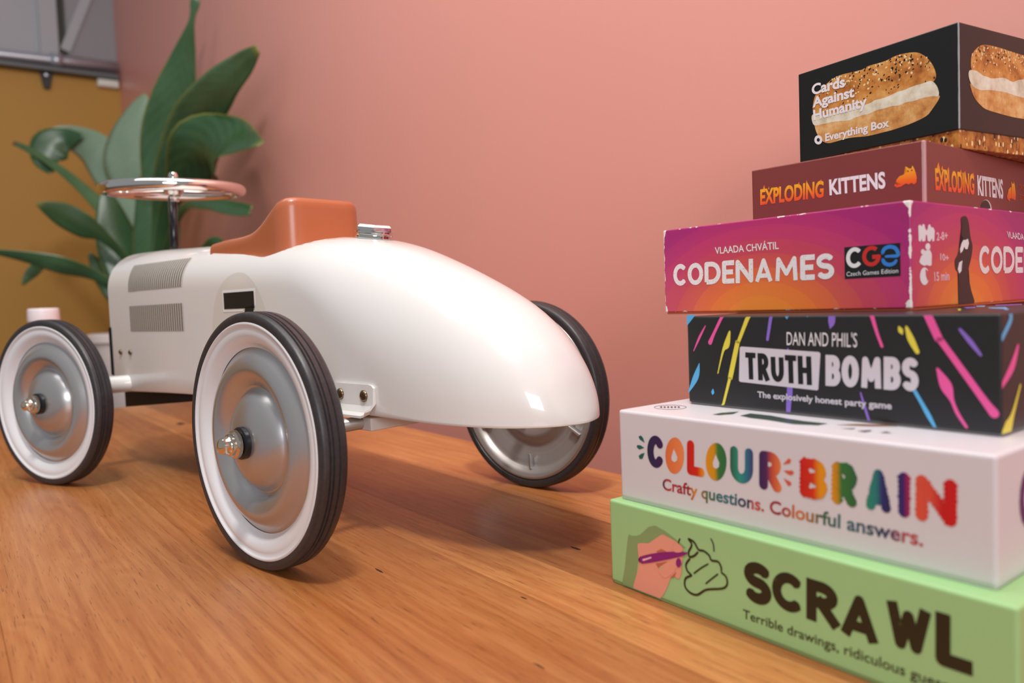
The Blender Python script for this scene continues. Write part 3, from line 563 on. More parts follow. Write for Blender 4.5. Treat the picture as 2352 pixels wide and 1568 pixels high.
POLYS=[('cah','f',[(23.82,28.32),(23.66,27.35),(23.24,26.49),(22.59,25.82),(21.75,25.36),(20.78,25.16),(19.73,25.23),(18.7,25.56),(17.73,26.14),(16.91,26.92),(16.28,27.85),(15.89,28.86),(15.78,29.9),(15.94,30.88),(16.37,31.74),(17.03,32.41),(17.88,32.86),(18.86,33.05),(19.9,32.98),(20.94,32.63),(21.9,32.05),(22.71,31.27),(23.33,30.35),(23.7,29.34)],'ink_white',4,'logo'),('cah','f',[(21.32,28.81),(21.26,28.43),(21.11,28.09),(20.86,27.82),(20.54,27.64),(20.18,27.56),(19.79,27.59),(19.4,27.72),(19.04,27.94),(18.73,28.24),(18.49,28.6),(18.35,29.0),(18.31,29.4),(18.37,29.78),(18.53,30.12),(18.78,30.39),(19.09,30.57),(19.46,30.65),(19.85,30.62),(20.24,30.49),(20.6,30.27),(20.91,29.96),(21.14,29.6),(21.28,29.21)],'ink_black',5,'logo'),('cah','f',[(18.87,68.79),(27.46,73.32),(34.37,76.49),(42.06,77.73),(53.27,77.15),(62.36,76.67),(67.73,77.96),(82.46,77.73),(91.7,79.3),(103.07,78.27),(110.17,75.83),(116.31,70.38),(120.82,63.27),(122.8,56.91),(122.23,53.42),(119.93,51.83),(114.55,51.75),(108.3,51.87),(102.72,51.04),(91.28,49.72),(82.01,48.13),(73.38,47.47),(61.83,46.22),(48.99,45.95),(35.68,45.67),(23.89,45.78),(16.39,48.27),(14.53,56.32),(15.72,63.66)],'bun',1,'bagel_top'),('cah','f',[(13.91,51.37),(16.97,51.36),(22.96,48.92),(35.73,48.13),(41.48,48.06),(49.01,47.4),(55.52,49.29),(61.86,48.2),(69.89,48.69),(73.42,49.81),(82.03,49.68),(92.13,51.42),(97.87,51.5),(104.34,52.5),(112.23,52.71),(119.18,52.9),(122.94,48.86),(124.77,44.03),(124.35,40.5),(119.82,41.46),(112.1,42.01),(105.79,41.29),(100.18,41.88),(92.81,40.96),(87.83,41.74),(79.34,41.39),(75.03,41.6),(67.1,40.25),(61.73,40.5),(54.43,39.88),(48.86,39.08),(36.55,40.93),(23.8,41.43),(15.75,42.3),(13.32,48.1)],'cream',2,'filling'),('cah','f',[(16.29,43.63),(23.82,42.6),(36.57,41.76),(48.88,40.45),(61.75,41.62),(75.04,42.54),(87.84,42.66),(100.19,42.78),(112.11,42.9),(124.74,41.13),(123.94,36.96),(119.71,32.09),(115.05,27.99),(103.98,25.19),(90.07,23.57),(79.06,23.14),(65.92,23.05),(48.59,24.9),(35.25,24.24),(28.41,24.74),(22.52,28.4),(18.13,35.2)],'bun2',1.5,'bagel_bottom'),('cah','r',[(15.08,63.38),(15.78,67.05),(18.43,70.26),(26.37,75.6),(37.07,77.72),(54.83,77.82),(71.72,76.99),(89.12,76.52),(88.93,56.22),(71.49,54.35),(60.15,54.63),(50.38,52.82),(30.05,53.54),(22.14,55.56),(15.64,57.34)],'bun',1,'bagel_top'),('cah','r',[(12.38,55.89),(16.93,57.13),(22.16,57.01),(26.1,56.01),(30.07,54.85),(36.76,54.28),(43.54,53.93),(51.8,55.2),(60.17,56.12),(71.49,54.35),(78.71,56.49),(88.95,58.14),(88.82,43.93),(77.14,44.32),(64.27,45.31),(50.29,45.39),(37.99,44.87),(27.26,43.78),(16.76,45.59),(11.92,51.54)],'cream',2,'filling'),('cah','r',[(13.54,47.05),(20.67,44.55),(37.99,45.24),(64.28,45.68),(88.83,44.7),(88.67,27.77),(71.21,27.83),(50.1,29.01),(33.75,30.51),(24.47,34.04),(17.96,38.49)],'bun2',1.5,'bagel_bottom'),('kit','f',[(114.26,16.51),(115.87,14.75),(119.12,15.18),(120.74,16.15),(122.35,16.79),(123.93,15.81),(126.05,16.59),(127.61,15.29),(129.2,16.36),(129.55,19.74),(128.86,23.06),(127.85,26.22),(126.72,28.43),(125.96,26.51),(124.27,26.77),(123.02,27.94),(121.96,28.43),(122.78,25.93),(122.44,24.25),(120.83,23.19),(117.81,22.34),(115.94,20.43),(115.38,18.76),(117.53,17.69),(118.81,16.74),(116.22,16.45),(115.15,17.7)],'ink_fire',1,'emblem'),('kit','f',[(124.25,24.94),(124.15,24.64),(123.88,24.49),(123.55,24.54),(123.29,24.77),(123.19,25.11),(123.3,25.41),(123.57,25.56),(123.89,25.51),(124.15,25.28)],'ink_maroon',2,'emblem'),('kit','f',[(126.79,25.2),(126.68,24.9),(126.42,24.75),(126.09,24.8),(125.83,25.03),(125.74,25.36),(125.84,25.66),(126.11,25.82),(126.43,25.77),(126.69,25.53)],'ink_maroon',2,'emblem'),('kit','r',[(149.08,14.83),(149.77,12.66),(153.59,10.64),(156.02,11.43),(154.59,12.69),(158.49,13.48),(160.31,12.55),(162.16,13.4),(164.36,12.31),(168.09,12.73),(168.4,17.25),(167.23,21.68),(166.28,24.76),(164.22,27.23),(163.58,25.49),(161.12,25.24),(158.46,27.16),(159.64,24.79),(160.1,22.81),(156.19,21.9),(152.53,20.12),(151.04,17.15)],'ink_fire',1,'emblem'),('kit','f',[(10.51,27.95),(10.81,29.72),(11.63,31.42),(11.84,29.76),(12.22,27.72)],'ink_flame',1.1,'flame'),('kit','f',[(15.06,27.29),(15.26,28.46),(15.8,29.59),(15.94,28.49),(16.19,27.13)],'ink_flame',1.1,'flame'),('kit','f',[(23.86,25.28),(24.15,27.02),(24.94,28.69),(25.15,27.06),(25.52,25.06)],'ink_flame',1.1,'flame'),('kit','f',[(33.47,25.65),(33.66,26.8),(34.17,27.9),(34.31,26.82),(34.55,25.5)],'ink_flame',1.1,'flame'),('kit','f',[(41.01,26.82),(41.24,28.24),(41.87,29.6),(42.04,28.27),(42.33,26.64)],'ink_flame',1.1,'flame'),('kit','f',[(47.75,27.66),(47.93,28.78),(48.42,29.86),(48.56,28.81),(48.79,27.51)],'ink_flame',1.1,'flame'),('kit','f',[(59.03,25.75),(59.29,27.42),(60.01,29.01),(60.21,27.46),(60.55,25.54)],'ink_flame',1.1,'flame'),('kit','r',[(18.12,26.12),(18.92,28.7),(21.22,31.41),(21.92,29.19),(23.1,26.5)],'ink_flame',1.1,'flame'),('kit','r',[(25.37,26.02),(25.89,27.68),(27.37,29.41),(27.82,27.99),(28.59,26.26)],'ink_flame',1.1,'flame'),('kit','r',[(35.55,26.01),(36.08,27.69),(37.6,29.44),(38.06,28.0),(38.84,26.25)],'ink_flame',1.1,'flame'),('kit','r',[(57.12,25.63),(57.68,27.35),(59.27,29.15),(59.76,27.67),(60.58,25.88)],'ink_flame',1.1,'flame'),('kit','r',[(64.81,25.86),(65.3,27.35),(66.68,28.9),(67.11,27.63),(67.83,26.08)],'ink_flame',1.1,'flame'),('kit','r',[(79.28,25.19),(79.86,26.95),(81.53,28.79),(82.04,27.28),(82.91,25.44)],'ink_flame',1.1,'flame'),('code','f',[(158.34,43.66),(195.8,43.63),(195.73,22.5),(158.41,22.33)],'ink_black',1,'publisher_logo'),('code','r',[(10.56,54.1),(13.48,54.98),(15.2,53.7),(17.01,55.46),(19.36,55.16),(20.13,52.77),(22.23,51.21),(24.06,52.87),(24.72,55.05),(27.13,55.56),(28.9,53.55),(31.94,53.63),(33.96,51.5),(33.19,44.93),(30.49,44.34),(29.94,46.51),(26.85,44.28),(23.5,44.76),(22.76,48.52),(20.97,48.48),(20.28,44.7),(16.13,44.1),(15.01,46.22),(13.79,44.06),(10.89,44.54)],'ink_white',1,'players_icon'),('code','r',[(27.38,41.03),(27.08,40.15),(26.28,39.4),(25.09,38.9),(23.71,38.71),(22.34,38.87),(21.19,39.35),(20.44,40.07),(20.19,40.93),(20.48,41.8),(21.27,42.55),(22.45,43.06),(23.82,43.25),(25.2,43.1),(26.36,42.63),(27.12,41.9)],'ink_white',1,'age_icon'),('code','r',[(19.39,37.59),(19.16,36.93),(18.53,36.36),(17.6,35.98),(16.51,35.85),(15.44,35.97),(14.53,36.33),(13.94,36.89),(13.74,37.54),(13.97,38.2),(14.59,38.76),(15.52,39.14),(16.6,39.28),(17.68,39.16),(18.59,38.8),(19.19,38.25)],'ink_white',1,'age_icon'),('code','r',[(20.13,38.51),(26.72,38.85),(29.32,36.15),(28.9,29.06),(26.47,28.41),(21.08,29.07),(18.69,28.43),(13.42,29.62),(11.36,31.22),(14.14,34.97),(17.7,36.07)],'ink_white',1,'age_icon'),('code','r',[(25.09,21.73),(24.83,20.24),(24.14,18.86),(23.06,17.68),(21.67,16.79),(20.07,16.24),(18.38,16.08),(16.7,16.3),(15.15,16.9),(13.84,17.83),(12.84,19.02),(12.23,20.4),(12.05,21.87),(12.31,23.33),(12.99,24.7),(14.04,25.87),(15.4,26.76),(16.98,27.33),(18.67,27.51),(20.35,27.31),(21.92,26.73),(23.26,25.81),(24.28,24.62),(24.91,23.22)],'ink_white',1,'clock_icon'),('code','r',[(19.82,26.38),(24.57,24.72),(25.06,20.37),(22.85,18.5),(20.31,22.05)],'ink_coral',2,'clock_icon'),('code','r',[(74.41,60.55),(77.15,62.36),(82.61,62.85),(86.02,60.95),(88.02,56.95),(89.32,52.33),(90.63,47.69),(93.35,43.05),(92.97,38.35),(90.32,32.47),(86.71,26.63),(85.92,21.96),(87.24,18.44),(91.28,10.14),(95.36,1.47),(71.11,0.7),(70.59,7.74),(70.11,16.37),(69.85,23.26),(65.64,25.58),(64.13,29.57),(64.46,32.41),(68.52,35.85),(71.29,40.45),(74.74,44.51),(78.2,47.73),(75.53,49.69),(74.97,55.41)],'ink_dark',1,'figure_silhouette'),('code','r',[(78.17,46.29),(75.14,43.94),(72.62,39.89),(73.23,37.03),(76.65,38.49),(79.44,41.7),(81.46,39.99),(84.9,40.02),(87.35,44.13),(85.74,47.3),(81.59,46.35)],'ink_white',2,'figure_highlight'),('code','r',[(76.51,32.15),(71.08,30.71),(68.57,26.13),(70.92,22.97),(74.74,24.95),(74.0,28.41)],'ink_white',2,'figure_highlight'),('truth','f',[(47.79,43.36),(46.57,42.63),(45.19,19.96),(46.26,19.11),(103.79,17.29),(104.8,17.91),(106.75,40.31),(105.78,41.28)],'ink_lilac',2,'title_plate'),('truth','f',[(0.56,64.17),(1.56,65.22),(8.65,65.27),(4.15,60.74),(0.46,57.33)],'ink_sky',1,'paint_streak'),('truth','t',[(134.61,147.15),(137.33,154.95),(150.51,121.51),(144.83,124.25)],'ink_sky',1,'paint_streak'),('truth','t',[(138.57,118.61),(142.66,125.3),(152.9,103.72),(152.85,90.88)],'ink_violet',1,'paint_streak'),('truth','t',[(140.08,162.82),(153.14,174.29),(160.23,155.23),(149.08,143.22)],'ink_violet',1,'paint_streak'),('truth','t',[(159.98,103.79),(170.0,104.03),(189.71,58.3),(189.99,52.66),(181.02,73.16),(166.92,88.07)],'ink_sky',1,'paint_streak'),('truth','t',[(151.99,80.28),(151.5,85.14),(162.99,59.65),(164.07,53.52)],'ink_yellow',1,'paint_streak'),('brain','f',[(59.2,39.45),(58.97,37.07),(58.44,34.75),(57.64,32.55),(56.6,30.57),(55.35,28.88),(53.93,27.54),(52.41,26.62),(50.84,26.14),(49.27,26.13),(47.78,26.6),(46.41,27.53),(45.23,28.88),(44.28,30.6),(43.61,32.63),(43.23,34.89),(43.16,37.28),(43.41,39.72),(43.96,42.09),(44.8,44.32),(45.88,46.31),(47.17,47.99),(48.61,49.28),(50.15,50.15),(51.72,50.57),(53.27,50.52),(54.74,50.0),(56.06,49.05),(57.2,47.69),(58.12,45.98),(58.77,43.99),(59.13,41.78)],'g_orange',1,'title_letter'),('brain','f',[(92.78,40.12),(92.56,37.78),(92.05,35.48),(91.26,33.32),(90.23,31.36),(88.99,29.68),(87.58,28.35),(86.06,27.43),(84.49,26.95),(82.92,26.93),(81.42,27.37),(80.05,28.27),(78.86,29.59),(77.9,31.28),(77.21,33.27),(76.81,35.49),(76.73,37.85),(76.96,40.25),(77.51,42.6),(78.33,44.8),(79.41,46.77),(80.69,48.43),(82.13,49.71),(83.66,50.59),(85.23,51.01),(86.78,50.97),(88.25,50.47),(89.59,49.54),(90.74,48.21),(91.66,46.54),(92.32,44.58),(92.7,42.41)],'g_ambergreen2',1,'title_letter'),('brain','f',[(50.69,42.79),(53.51,37.74),(53.12,35.33),(50.97,33.85),(48.73,34.72),(48.35,36.8)],'box_white',2,'title_letter'),('brain','f',[(84.6,43.78),(87.28,38.56),(86.93,35.94),(84.72,34.39),(82.57,35.3),(82.24,37.84)],'box_white',2,'title_letter'),('brain','f',[(24.68,43.75),(20.15,45.54),(19.07,47.39),(21.26,48.39),(23.18,47.13)],'ink_teal',1,'splash_drop'),('brain','f',[(24.21,40.13),(19.52,38.3),(17.09,39.72),(17.65,41.28),(20.64,41.41)],'ink_teal',1,'splash_drop'),('brain','f',[(24.39,36.59),(22.25,32.24),(19.58,31.62),(18.67,33.73),(21.06,35.53)],'ink_teal',1,'splash_drop'),('brain','f',[(132.35,44.17),(136.23,48.32),(137.79,47.51),(136.95,45.35)],'ink_rust',1,'splash_drop'),('brain','f',[(132.61,40.6),(138.56,41.49),(139.43,40.09),(137.93,38.63),(135.66,38.69)],'ink_rust',1,'splash_drop'),('brain','f',[(132.51,36.13),(137.27,34.63),(137.57,32.84),(135.51,31.98)],'ink_rust',1,'splash_drop'),('brain','t',[(83.12,27.59),(82.58,39.73),(98.63,39.59),(111.38,35.68),(125.1,33.23),(141.22,33.35),(139.92,24.12),(126.77,19.3),(107.05,23.35),(93.86,23.81)],'ink_moss',1,'top_print'),('brain','t',[(146.76,32.05),(154.02,41.95),(167.13,49.21),(175.76,48.24),(164.15,38.86)],'ink_brown',1,'top_print'),('brain','t',[(155.25,22.29),(161.22,28.69),(161.51,24.32)],'ink_dark',1,'top_print'),('brain','t',[(166.14,20.57),(170.08,27.54),(172.15,25.51),(171.24,19.6)],'ink_dark',1,'top_print'),('brain','t',[(177.94,22.96),(178.55,28.56),(183.52,25.42)],'ink_dark',1,'top_print'),('brain','t',[(66.21,21.3),(66.38,31.31),(72.13,41.72),(75.53,30.42),(71.21,21.27)],'ink_moss',1,'top_print'),('brain','t',[(31.03,37.22),(32.28,35.37),(33.14,33.35),(33.56,31.23),(33.55,29.1),(33.09,27.03),(32.22,25.09),(30.96,23.35),(29.36,21.88),(27.47,20.73),(25.37,19.95),(23.13,19.56),(20.83,19.58),(18.55,20.02),(16.39,20.86),(14.42,22.08),(12.72,23.63),(11.37,25.46),(10.42,27.49),(9.91,29.66),(9.87,31.87),(10.31,34.04),(11.2,36.07),(12.51,37.88),(14.19,39.4),(16.17,40.56),(18.37,41.33),(20.69,41.67),(23.05,41.57),(25.35,41.04),(27.5,40.11),(29.41,38.82),'ring',(30.73,37.0),(31.83,35.35),(32.55,33.53),(32.86,31.61),(32.75,29.65),(32.24,27.72),(31.33,25.91),(30.08,24.26),(28.51,22.85),(26.7,21.73),(24.69,20.93),(22.58,20.49),(20.42,20.43),(18.31,20.75),(16.32,21.44),(14.54,22.49),(13.02,23.85),(11.85,25.48),(11.05,27.31),(10.68,29.28),(10.74,31.3),(11.24,33.3),(12.16,35.19),(13.46,36.89),(15.1,38.35),(17.0,39.49),(19.08,40.27),(21.26,40.67),(23.46,40.68),(25.58,40.28),(27.55,39.51),(29.29,38.4)],'ink_dark',1,'stamp'),('brain','t',[(14.14,28.03),(14.15,30.28),(18.62,25.79),(18.8,23.72)],'ink_dark',1,'stamp'),('brain','t',[(16.16,29.52),(16.17,31.77),(20.61,27.27),(20.78,25.2)],'ink_dark',1,'stamp'),('brain','t',[(18.17,31.01),(18.18,33.26),(22.59,28.75),(22.76,26.68)],'ink_dark',1,'stamp'),('brain','t',[(20.17,32.49),(20.19,34.74),(24.57,30.22),(24.74,28.15)],'ink_dark',1,'stamp'),('brain','t',[(22.17,33.97),(22.2,36.22),(26.55,31.69),(26.71,29.62)],'ink_dark',1,'stamp'),('brain','t',[(24.16,35.45),(24.2,37.7),(28.52,33.16),(28.68,31.08)],'ink_dark',1,'stamp'),('scrawl','f',[(18.7,37.52),(22.28,38.96),(30.15,41.36),(44.73,51.08),(69.52,43.17),(69.46,41.39),(63.2,36.93),(47.36,35.5),(30.53,30.22),(22.38,1.0),(11.73,1.21),(14.49,14.82)],'ink_shade',1,'hand_shadow'),('scrawl','f',[(27.75,33.31),(29.38,35.32),(33.34,36.49),(38.42,37.67),(44.36,41.86),(51.0,46.28),(55.75,45.91),(63.47,44.34),(69.01,41.64),(68.3,38.76),(63.21,37.17),(63.13,35.14),(69.23,35.11),(67.57,30.93),(67.68,25.65),(64.88,19.92),(60.75,20.83),(57.86,18.86),(53.58,9.83),(47.65,1.8),(41.01,-0.52),(32.65,-0.47),(22.36,0.61),(26.01,12.76),(28.43,20.94)],'ink_skin',2,'hand'),('scrawl','f',[(45.67,33.88),(50.29,36.45),(55.35,35.62),(61.64,36.55),(53.68,33.17),(47.21,31.82)],'ink_skin2',3,'hand_crease'),('scrawl','f',[(44.5,25.04),(51.88,27.89),(55.43,29.27),(55.03,27.12),(50.87,22.42),(46.85,22.59)],'ink_skin2',3,'hand_crease'),('scrawl','f',[(47.67,22.8),(50.47,24.38),(50.06,22.09)],'box_green',4,'hand_crease'),('scrawl','f',[(57.07,18.64),(60.31,21.67),(62.73,24.34),(61.84,21.13),(60.24,19.74)],'ink_skin2',3,'hand_crease'),('scrawl','f',[(46.82,21.97),(54.28,28.14),(60.72,32.51),(67.69,34.26),(67.87,31.0),(62.82,26.74),(61.17,23.93),(53.88,17.78),(49.89,17.91)],'ink_skin',3.5,'hand_thumb'),('scrawl','f',[(67.59,31.52),(67.37,30.29),(66.83,29.16),(66.06,28.29),(65.17,27.83),(64.29,27.83),(63.56,28.31),(63.09,29.19),(62.95,30.34),(63.18,31.58),(63.72,32.72),(64.5,33.58),(65.39,34.04),(66.27,34.02),(66.99,33.54),(67.46,32.66)],'ink_magenta',5,'fingernail'),('scrawl','f',[(62.66,43.33),(69.01,41.64),(68.31,39.0),(63.21,37.29),(60.16,38.58)],'ink_skin',5,'finger')]
STROKES=[('code','f',[(184.51,33.62,2.27),(185.71,31.29,2.46),(188.77,30.08,2.45),(191.82,30.91,2.22),(193.05,32.45,1.82)],'ink_blue',2,'publisher_logo'),('code','f',[(184.36,37.93,2.26),(185.64,40.49,2.46),(188.93,41.66,2.44),(192.46,40.58,2.42),(194.13,37.83,2.41),(193.9,35.62,2.21),(188.84,35.57,1.83),(186.59,35.52,1.64)],'ink_blue',2,'publisher_logo'),('truth','f',[(17.44,57.37,0.71),(11.86,49.14,1.92),(6.13,39.17,0.61)],'ink_pink',1,'paint_streak'),('truth','f',[(32.84,65.05,2.5),(25.08,52.43,2.32),(21.24,45.64,3.51)],'ink_pink',1,'paint_streak'),('truth','f',[(38.34,53.37,1.58),(35.59,44.39,4.76),(32.31,39.71,1.83),(27.39,24.07,0.82)],'ink_yellow',1,'paint_streak'),('truth','f',[(54.34,64.85,3.25),(45.48,46.61,2.66),(44.6,45.59,3.55),(38.03,22.08,3.85),(37.36,20.51,2.49),(30.45,-0.55,1.85)],'ink_yellow',1,'paint_streak'),('truth','f',[(10.96,30.32,0.48),(7.52,20.38,4.86),(-0.17,8.09,0.62)],'ink_sky',1,'paint_streak'),('truth','f',[(22.78,12.68,0.47),(22.44,10.25,2.58),(22.14,8.87,0.94)],'ink_sky',1,'paint_streak'),('truth','f',[(71.84,64.69,2.49),(68.63,48.5,2.1)],'ink_violet',1,'paint_streak'),('truth','f',[(114.77,64.3,4.46),(114.49,59.56,4.29),(113.45,55.98,0.56)],'ink_violet',1,'paint_streak'),('truth','f',[(139.76,64.5,2.61),(142.94,53.57,1.91),(145.79,45.79,1.72)],'ink_pink',1,'paint_streak'),('truth','f',[(155.83,57.02,1.17),(156.81,54.95,2.83),(157.62,53.05,0.83)],'ink_yellow',1,'paint_streak'),('truth','f',[(159.98,57.04,1.48),(162.36,50.46,3.77),(165.93,43.15,2.45)],'ink_yellow',1,'paint_streak'),('truth','f',[(171.36,64.83,4.47),(177.45,50.86,4.41),(178.98,49.13,3.61),(190.83,32.15,3.65),(200.11,18.76,3.86),(204.99,12.26,4.84)],'ink_pink',1,'paint_streak'),('truth','f',[(188.46,55.97,1.53),(193.89,49.02,2.56),(198.72,42.43,1.34)],'ink_violet',1,'paint_streak'),('truth','f',[(176.67,34.22,1.42),(181.04,25.24,6.27),(184.15,17.48,2.33),(186.95,10.56,2.01),(191.34,3.73,1.53)],'ink_pink',1,'paint_streak'),('truth','f',[(163.65,22.04,2.14),(167.62,15.33,2.12),(171.53,8.29,2.59),(175.01,1.96,1.6)],'ink_sky',1,'paint_streak'),('truth','f',[(83.77,42.61,1.42),(84.57,17.08,4.06),(83.59,7.5,3.67),(83.1,0.31,3.06)],'ink_violet',1,'paint_streak'),('truth','f',[(132.36,17.88,0.9),(134.69,10.01,1.6),(137.52,0.86,1.6)],'ink_violet',1,'paint_streak'),('truth','f',[(83.52,64.3,3.83),(83.47,62.23,0.81)],'ink_sky',1,'paint_streak'),('truth','f',[(98.18,64.54,2.34),(98.16,63.26,0.58)],'ink_sky',1,'paint_streak'),('truth','r',[(11.13,63.95,3.99),(10.85,59.9,3.59),(0.81,51.42,3.12)],'ink_sky',1,'paint_streak'),('truth','r',[(20.33,46.37,2.46),(12.78,35.8,5.64),(-0.1,26.67,2.73)],'ink_pink',1,'paint_streak'),('truth','r',[(22.96,25.18,1.66),(13.59,11.06,3.66),(7.3,4.1,8.83),(1.72,1.23,5.54)],'ink_yellow',1,'paint_streak'),('scrawl','f',[(30.78,23.91,4.86),(40.5,27.71,5.63),(52.04,32.04,5.18),(62.38,35.54,3.93),(69.33,37.84,2.48),(72.68,39.13,1.09)],'ink_magenta',4.5,'pen'),('scrawl','f',[(32.84,24.55,1.51),(40.52,28.21,1.04)],'ink_pinkish',4.7,'pen'),('scrawl','f',[(74.21,48.69,1.49),(78.59,47.62,1.48),(82.1,43.61,1.46),(86.41,43.73,1.44),(90.61,41.91,1.43),(92.35,39.29,1.42),(97.49,39.69,1.41),(99.74,36.9,1.4),(99.8,34.68,1.4)],'ink_scrawl2',1.2,'swirl_line'),('scrawl','f',[(74.2,48.34,1.49),(76.61,45.42,1.48),(73.91,40.12,1.49),(74.54,37.13,1.5),(78.28,38.64,1.48),(81.3,41.57,1.46)],'ink_scrawl2',1.2,'swirl_line'),('scrawl','f',[(74.49,35.61,1.49),(71.35,31.31,1.51),(72.26,27.44,1.51),(75.62,25.41,1.5)],'ink_scrawl2',1.2,'swirl_line'),('scrawl','f',[(75.6,25.06,1.49),(70.56,21.7,1.52),(70.07,16.27,1.52),(74.46,13.41,1.51),(80.36,13.94,1.49),(87.74,19.28,1.46),(100.42,23.66,1.41),(104.06,27.47,1.39),(103.38,31.73,1.4),(100.04,33.4,1.4)],'ink_scrawl2',1.2,'swirl_line'),('scrawl','f',[(77.89,27.18,1.08),(83.88,32.22,1.06),(89.43,36.17,1.04)],'ink_scrawl2',1.2,'swirl_line'),('scrawl','f',[(87.45,23.2,1.06),(92.25,27.59,1.04),(96.97,31.69,1.03)],'ink_scrawl2',1.2,'swirl_line'),('scrawl','f',[(66.63,46.96,1.11),(65.45,43.98,1.11),(67.19,41.44,1.11)],'ink_scrawl2',1.2,'swirl_line'),('scrawl','f',[(92.36,52.85,1.03),(94.09,50.09,1.03),(94.5,45.69,1.03)],'ink_scrawl2',1.2,'swirl_line')]
LEAVES=[[(-1.231,2.623,0.133,0.02),(-1.217,2.628,0.256,0.0294),(-1.194,2.627,0.445,0.044),(-1.164,2.613,0.602,0.0931),(-1.115,2.579,0.766,0.1545),(-1.063,2.543,0.896,0.1378),(-1.006,2.506,1.021,0.0746),(-0.96,2.468,1.114,0.019),(-0.938,2.45,1.166,0.0296),(-0.932,2.45,1.181,0.0081)],[(-1.225,2.614,0.133,0.02),(-1.195,2.595,0.255,0.0291),(-1.14,2.565,0.496,0.0572),(-1.034,2.434,0.654,0.1082),(-0.912,2.3,0.759,0.1325),(-0.777,2.153,0.815,0.1118),(-0.673,2.047,0.844,0.0678),(-0.61,1.984,0.863,0.0219)],[(-1.223,2.609,0.133,0.02),(-1.185,2.574,0.254,0.026),(-1.092,2.479,0.485,0.0415),(-1.0,2.377,0.59,0.0793),(-0.886,2.252,0.667,0.1875),(-0.77,2.146,0.672,0.1689),(-0.681,2.037,0.65,0.0949),(-0.603,1.95,0.62,0.0195)],[(-1.237,2.625,0.133,0.02),(-1.244,2.638,0.257,0.0296),(-1.292,2.695,0.514,0.0901),(-1.368,2.757,0.683,0.1471),(-1.463,2.816,0.796,0.1375),(-1.554,2.841,0.854,0.0945),(-1.612,2.82,0.871,0.0469),(-1.638,2.799,0.867,0.0124)],[(-1.241,2.636,0.133,0.02),(-1.257,2.681,0.257,0.03),(-1.278,2.718,0.546,0.106),(-1.298,2.738,0.73,0.228),(-1.305,2.754,0.839,0.1832),(-1.28,2.781,0.942,0.0861),(-1.267,2.794,0.991,0.0093)],[(-1.236,2.625,0.133,0.02),(-1.237,2.638,0.256,0.0207),(-1.332,2.692,0.455,0.027),(-1.395,2.698,0.578,0.0451),(-1.5,2.725,0.683,0.0333),(-1.601,2.75,0.759,0.0244),(-1.689,2.774,0.812,0.0215),(-1.741,2.786,0.835,0.0154)],[(-1.23,2.609,0.133,0.02),(-1.214,2.574,0.256,0.0202),(-1.245,2.538,0.384,0.0227),(-1.28,2.477,0.458,0.0359),(-1.317,2.436,0.49,0.076),(-1.366,2.395,0.528,0.072),(-1.412,2.354,0.554,0.0131)],[(-1.23,2.609,0.133,0.02),(-1.214,2.573,0.241,0.0202),(-1.266,2.512,0.3,0.0225),(-1.319,2.471,0.34,0.0387),(-1.371,2.408,0.366,0.0592),(-1.438,2.367,0.39,0.0449),(-1.508,2.314,0.409,0.0207),(-1.538,2.282,0.41,0.0051)],[(-1.258,2.61,0.133,0.02),(-1.327,2.577,0.318,0.0202),(-1.378,2.494,0.366,0.0279),(-1.45,2.452,0.388,0.0329),(-1.486,2.429,0.354,0.0353),(-1.514,2.416,0.314,0.0081)],[(-1.216,2.596,0.133,0.02),(-1.16,2.52,0.253,0.0226),(-1.033,2.368,0.42,0.0212),(-0.929,2.244,0.506,0.025),(-0.825,2.137,0.507,0.0381),(-0.723,2.05,0.481,0.0525),(-0.662,1.996,0.464,0.0378),(-0.651,1.985,0.462,0.0221)],[(-1.207,2.582,0.133,0.02),(-1.122,2.467,0.252,0.0193),(-0.932,2.258,0.358,0.0202),(-0.846,2.173,0.38,0.0316),(-0.799,2.131,0.393,0.0428),(-0.771,2.109,0.384,0.0071)],[(-1.236,2.614,0.133,0.02),(-1.24,2.593,0.213,0.0872),(-1.278,2.601,0.36,0.1309),(-1.306,2.607,0.477,0.1309),(-1.328,2.612,0.58,0.0727),(-1.34,2.615,0.638,0.0087)],[(-1.227,2.614,0.133,0.02),(-1.204,2.593,0.212,0.0872),(-1.191,2.601,0.356,0.1309),(-1.194,2.607,0.473,0.1163),(-1.204,2.613,0.589,0.0727),(-1.215,2.617,0.677,0.0116)],[(-1.246,2.619,0.133,0.02),(-1.28,2.615,0.214,0.0586),(-1.327,2.598,0.304,0.0727),(-1.354,2.58,0.362,0.0577),(-1.376,2.561,0.419,0.0086)],[(-1.218,2.609,0.133,0.02),(-1.165,2.572,0.21,0.0577),(-1.111,2.538,0.379,0.0624),(-1.086,2.523,0.517,0.0562),(-1.069,2.518,0.614,0.014)],[(-1.511,2.819,0.858,0.0156),(-1.573,2.819,0.851,0.0781),(-1.612,2.796,0.821,0.1302),(-1.627,2.783,0.773,0.0927),(-1.603,2.769,0.72,0.0185)]]


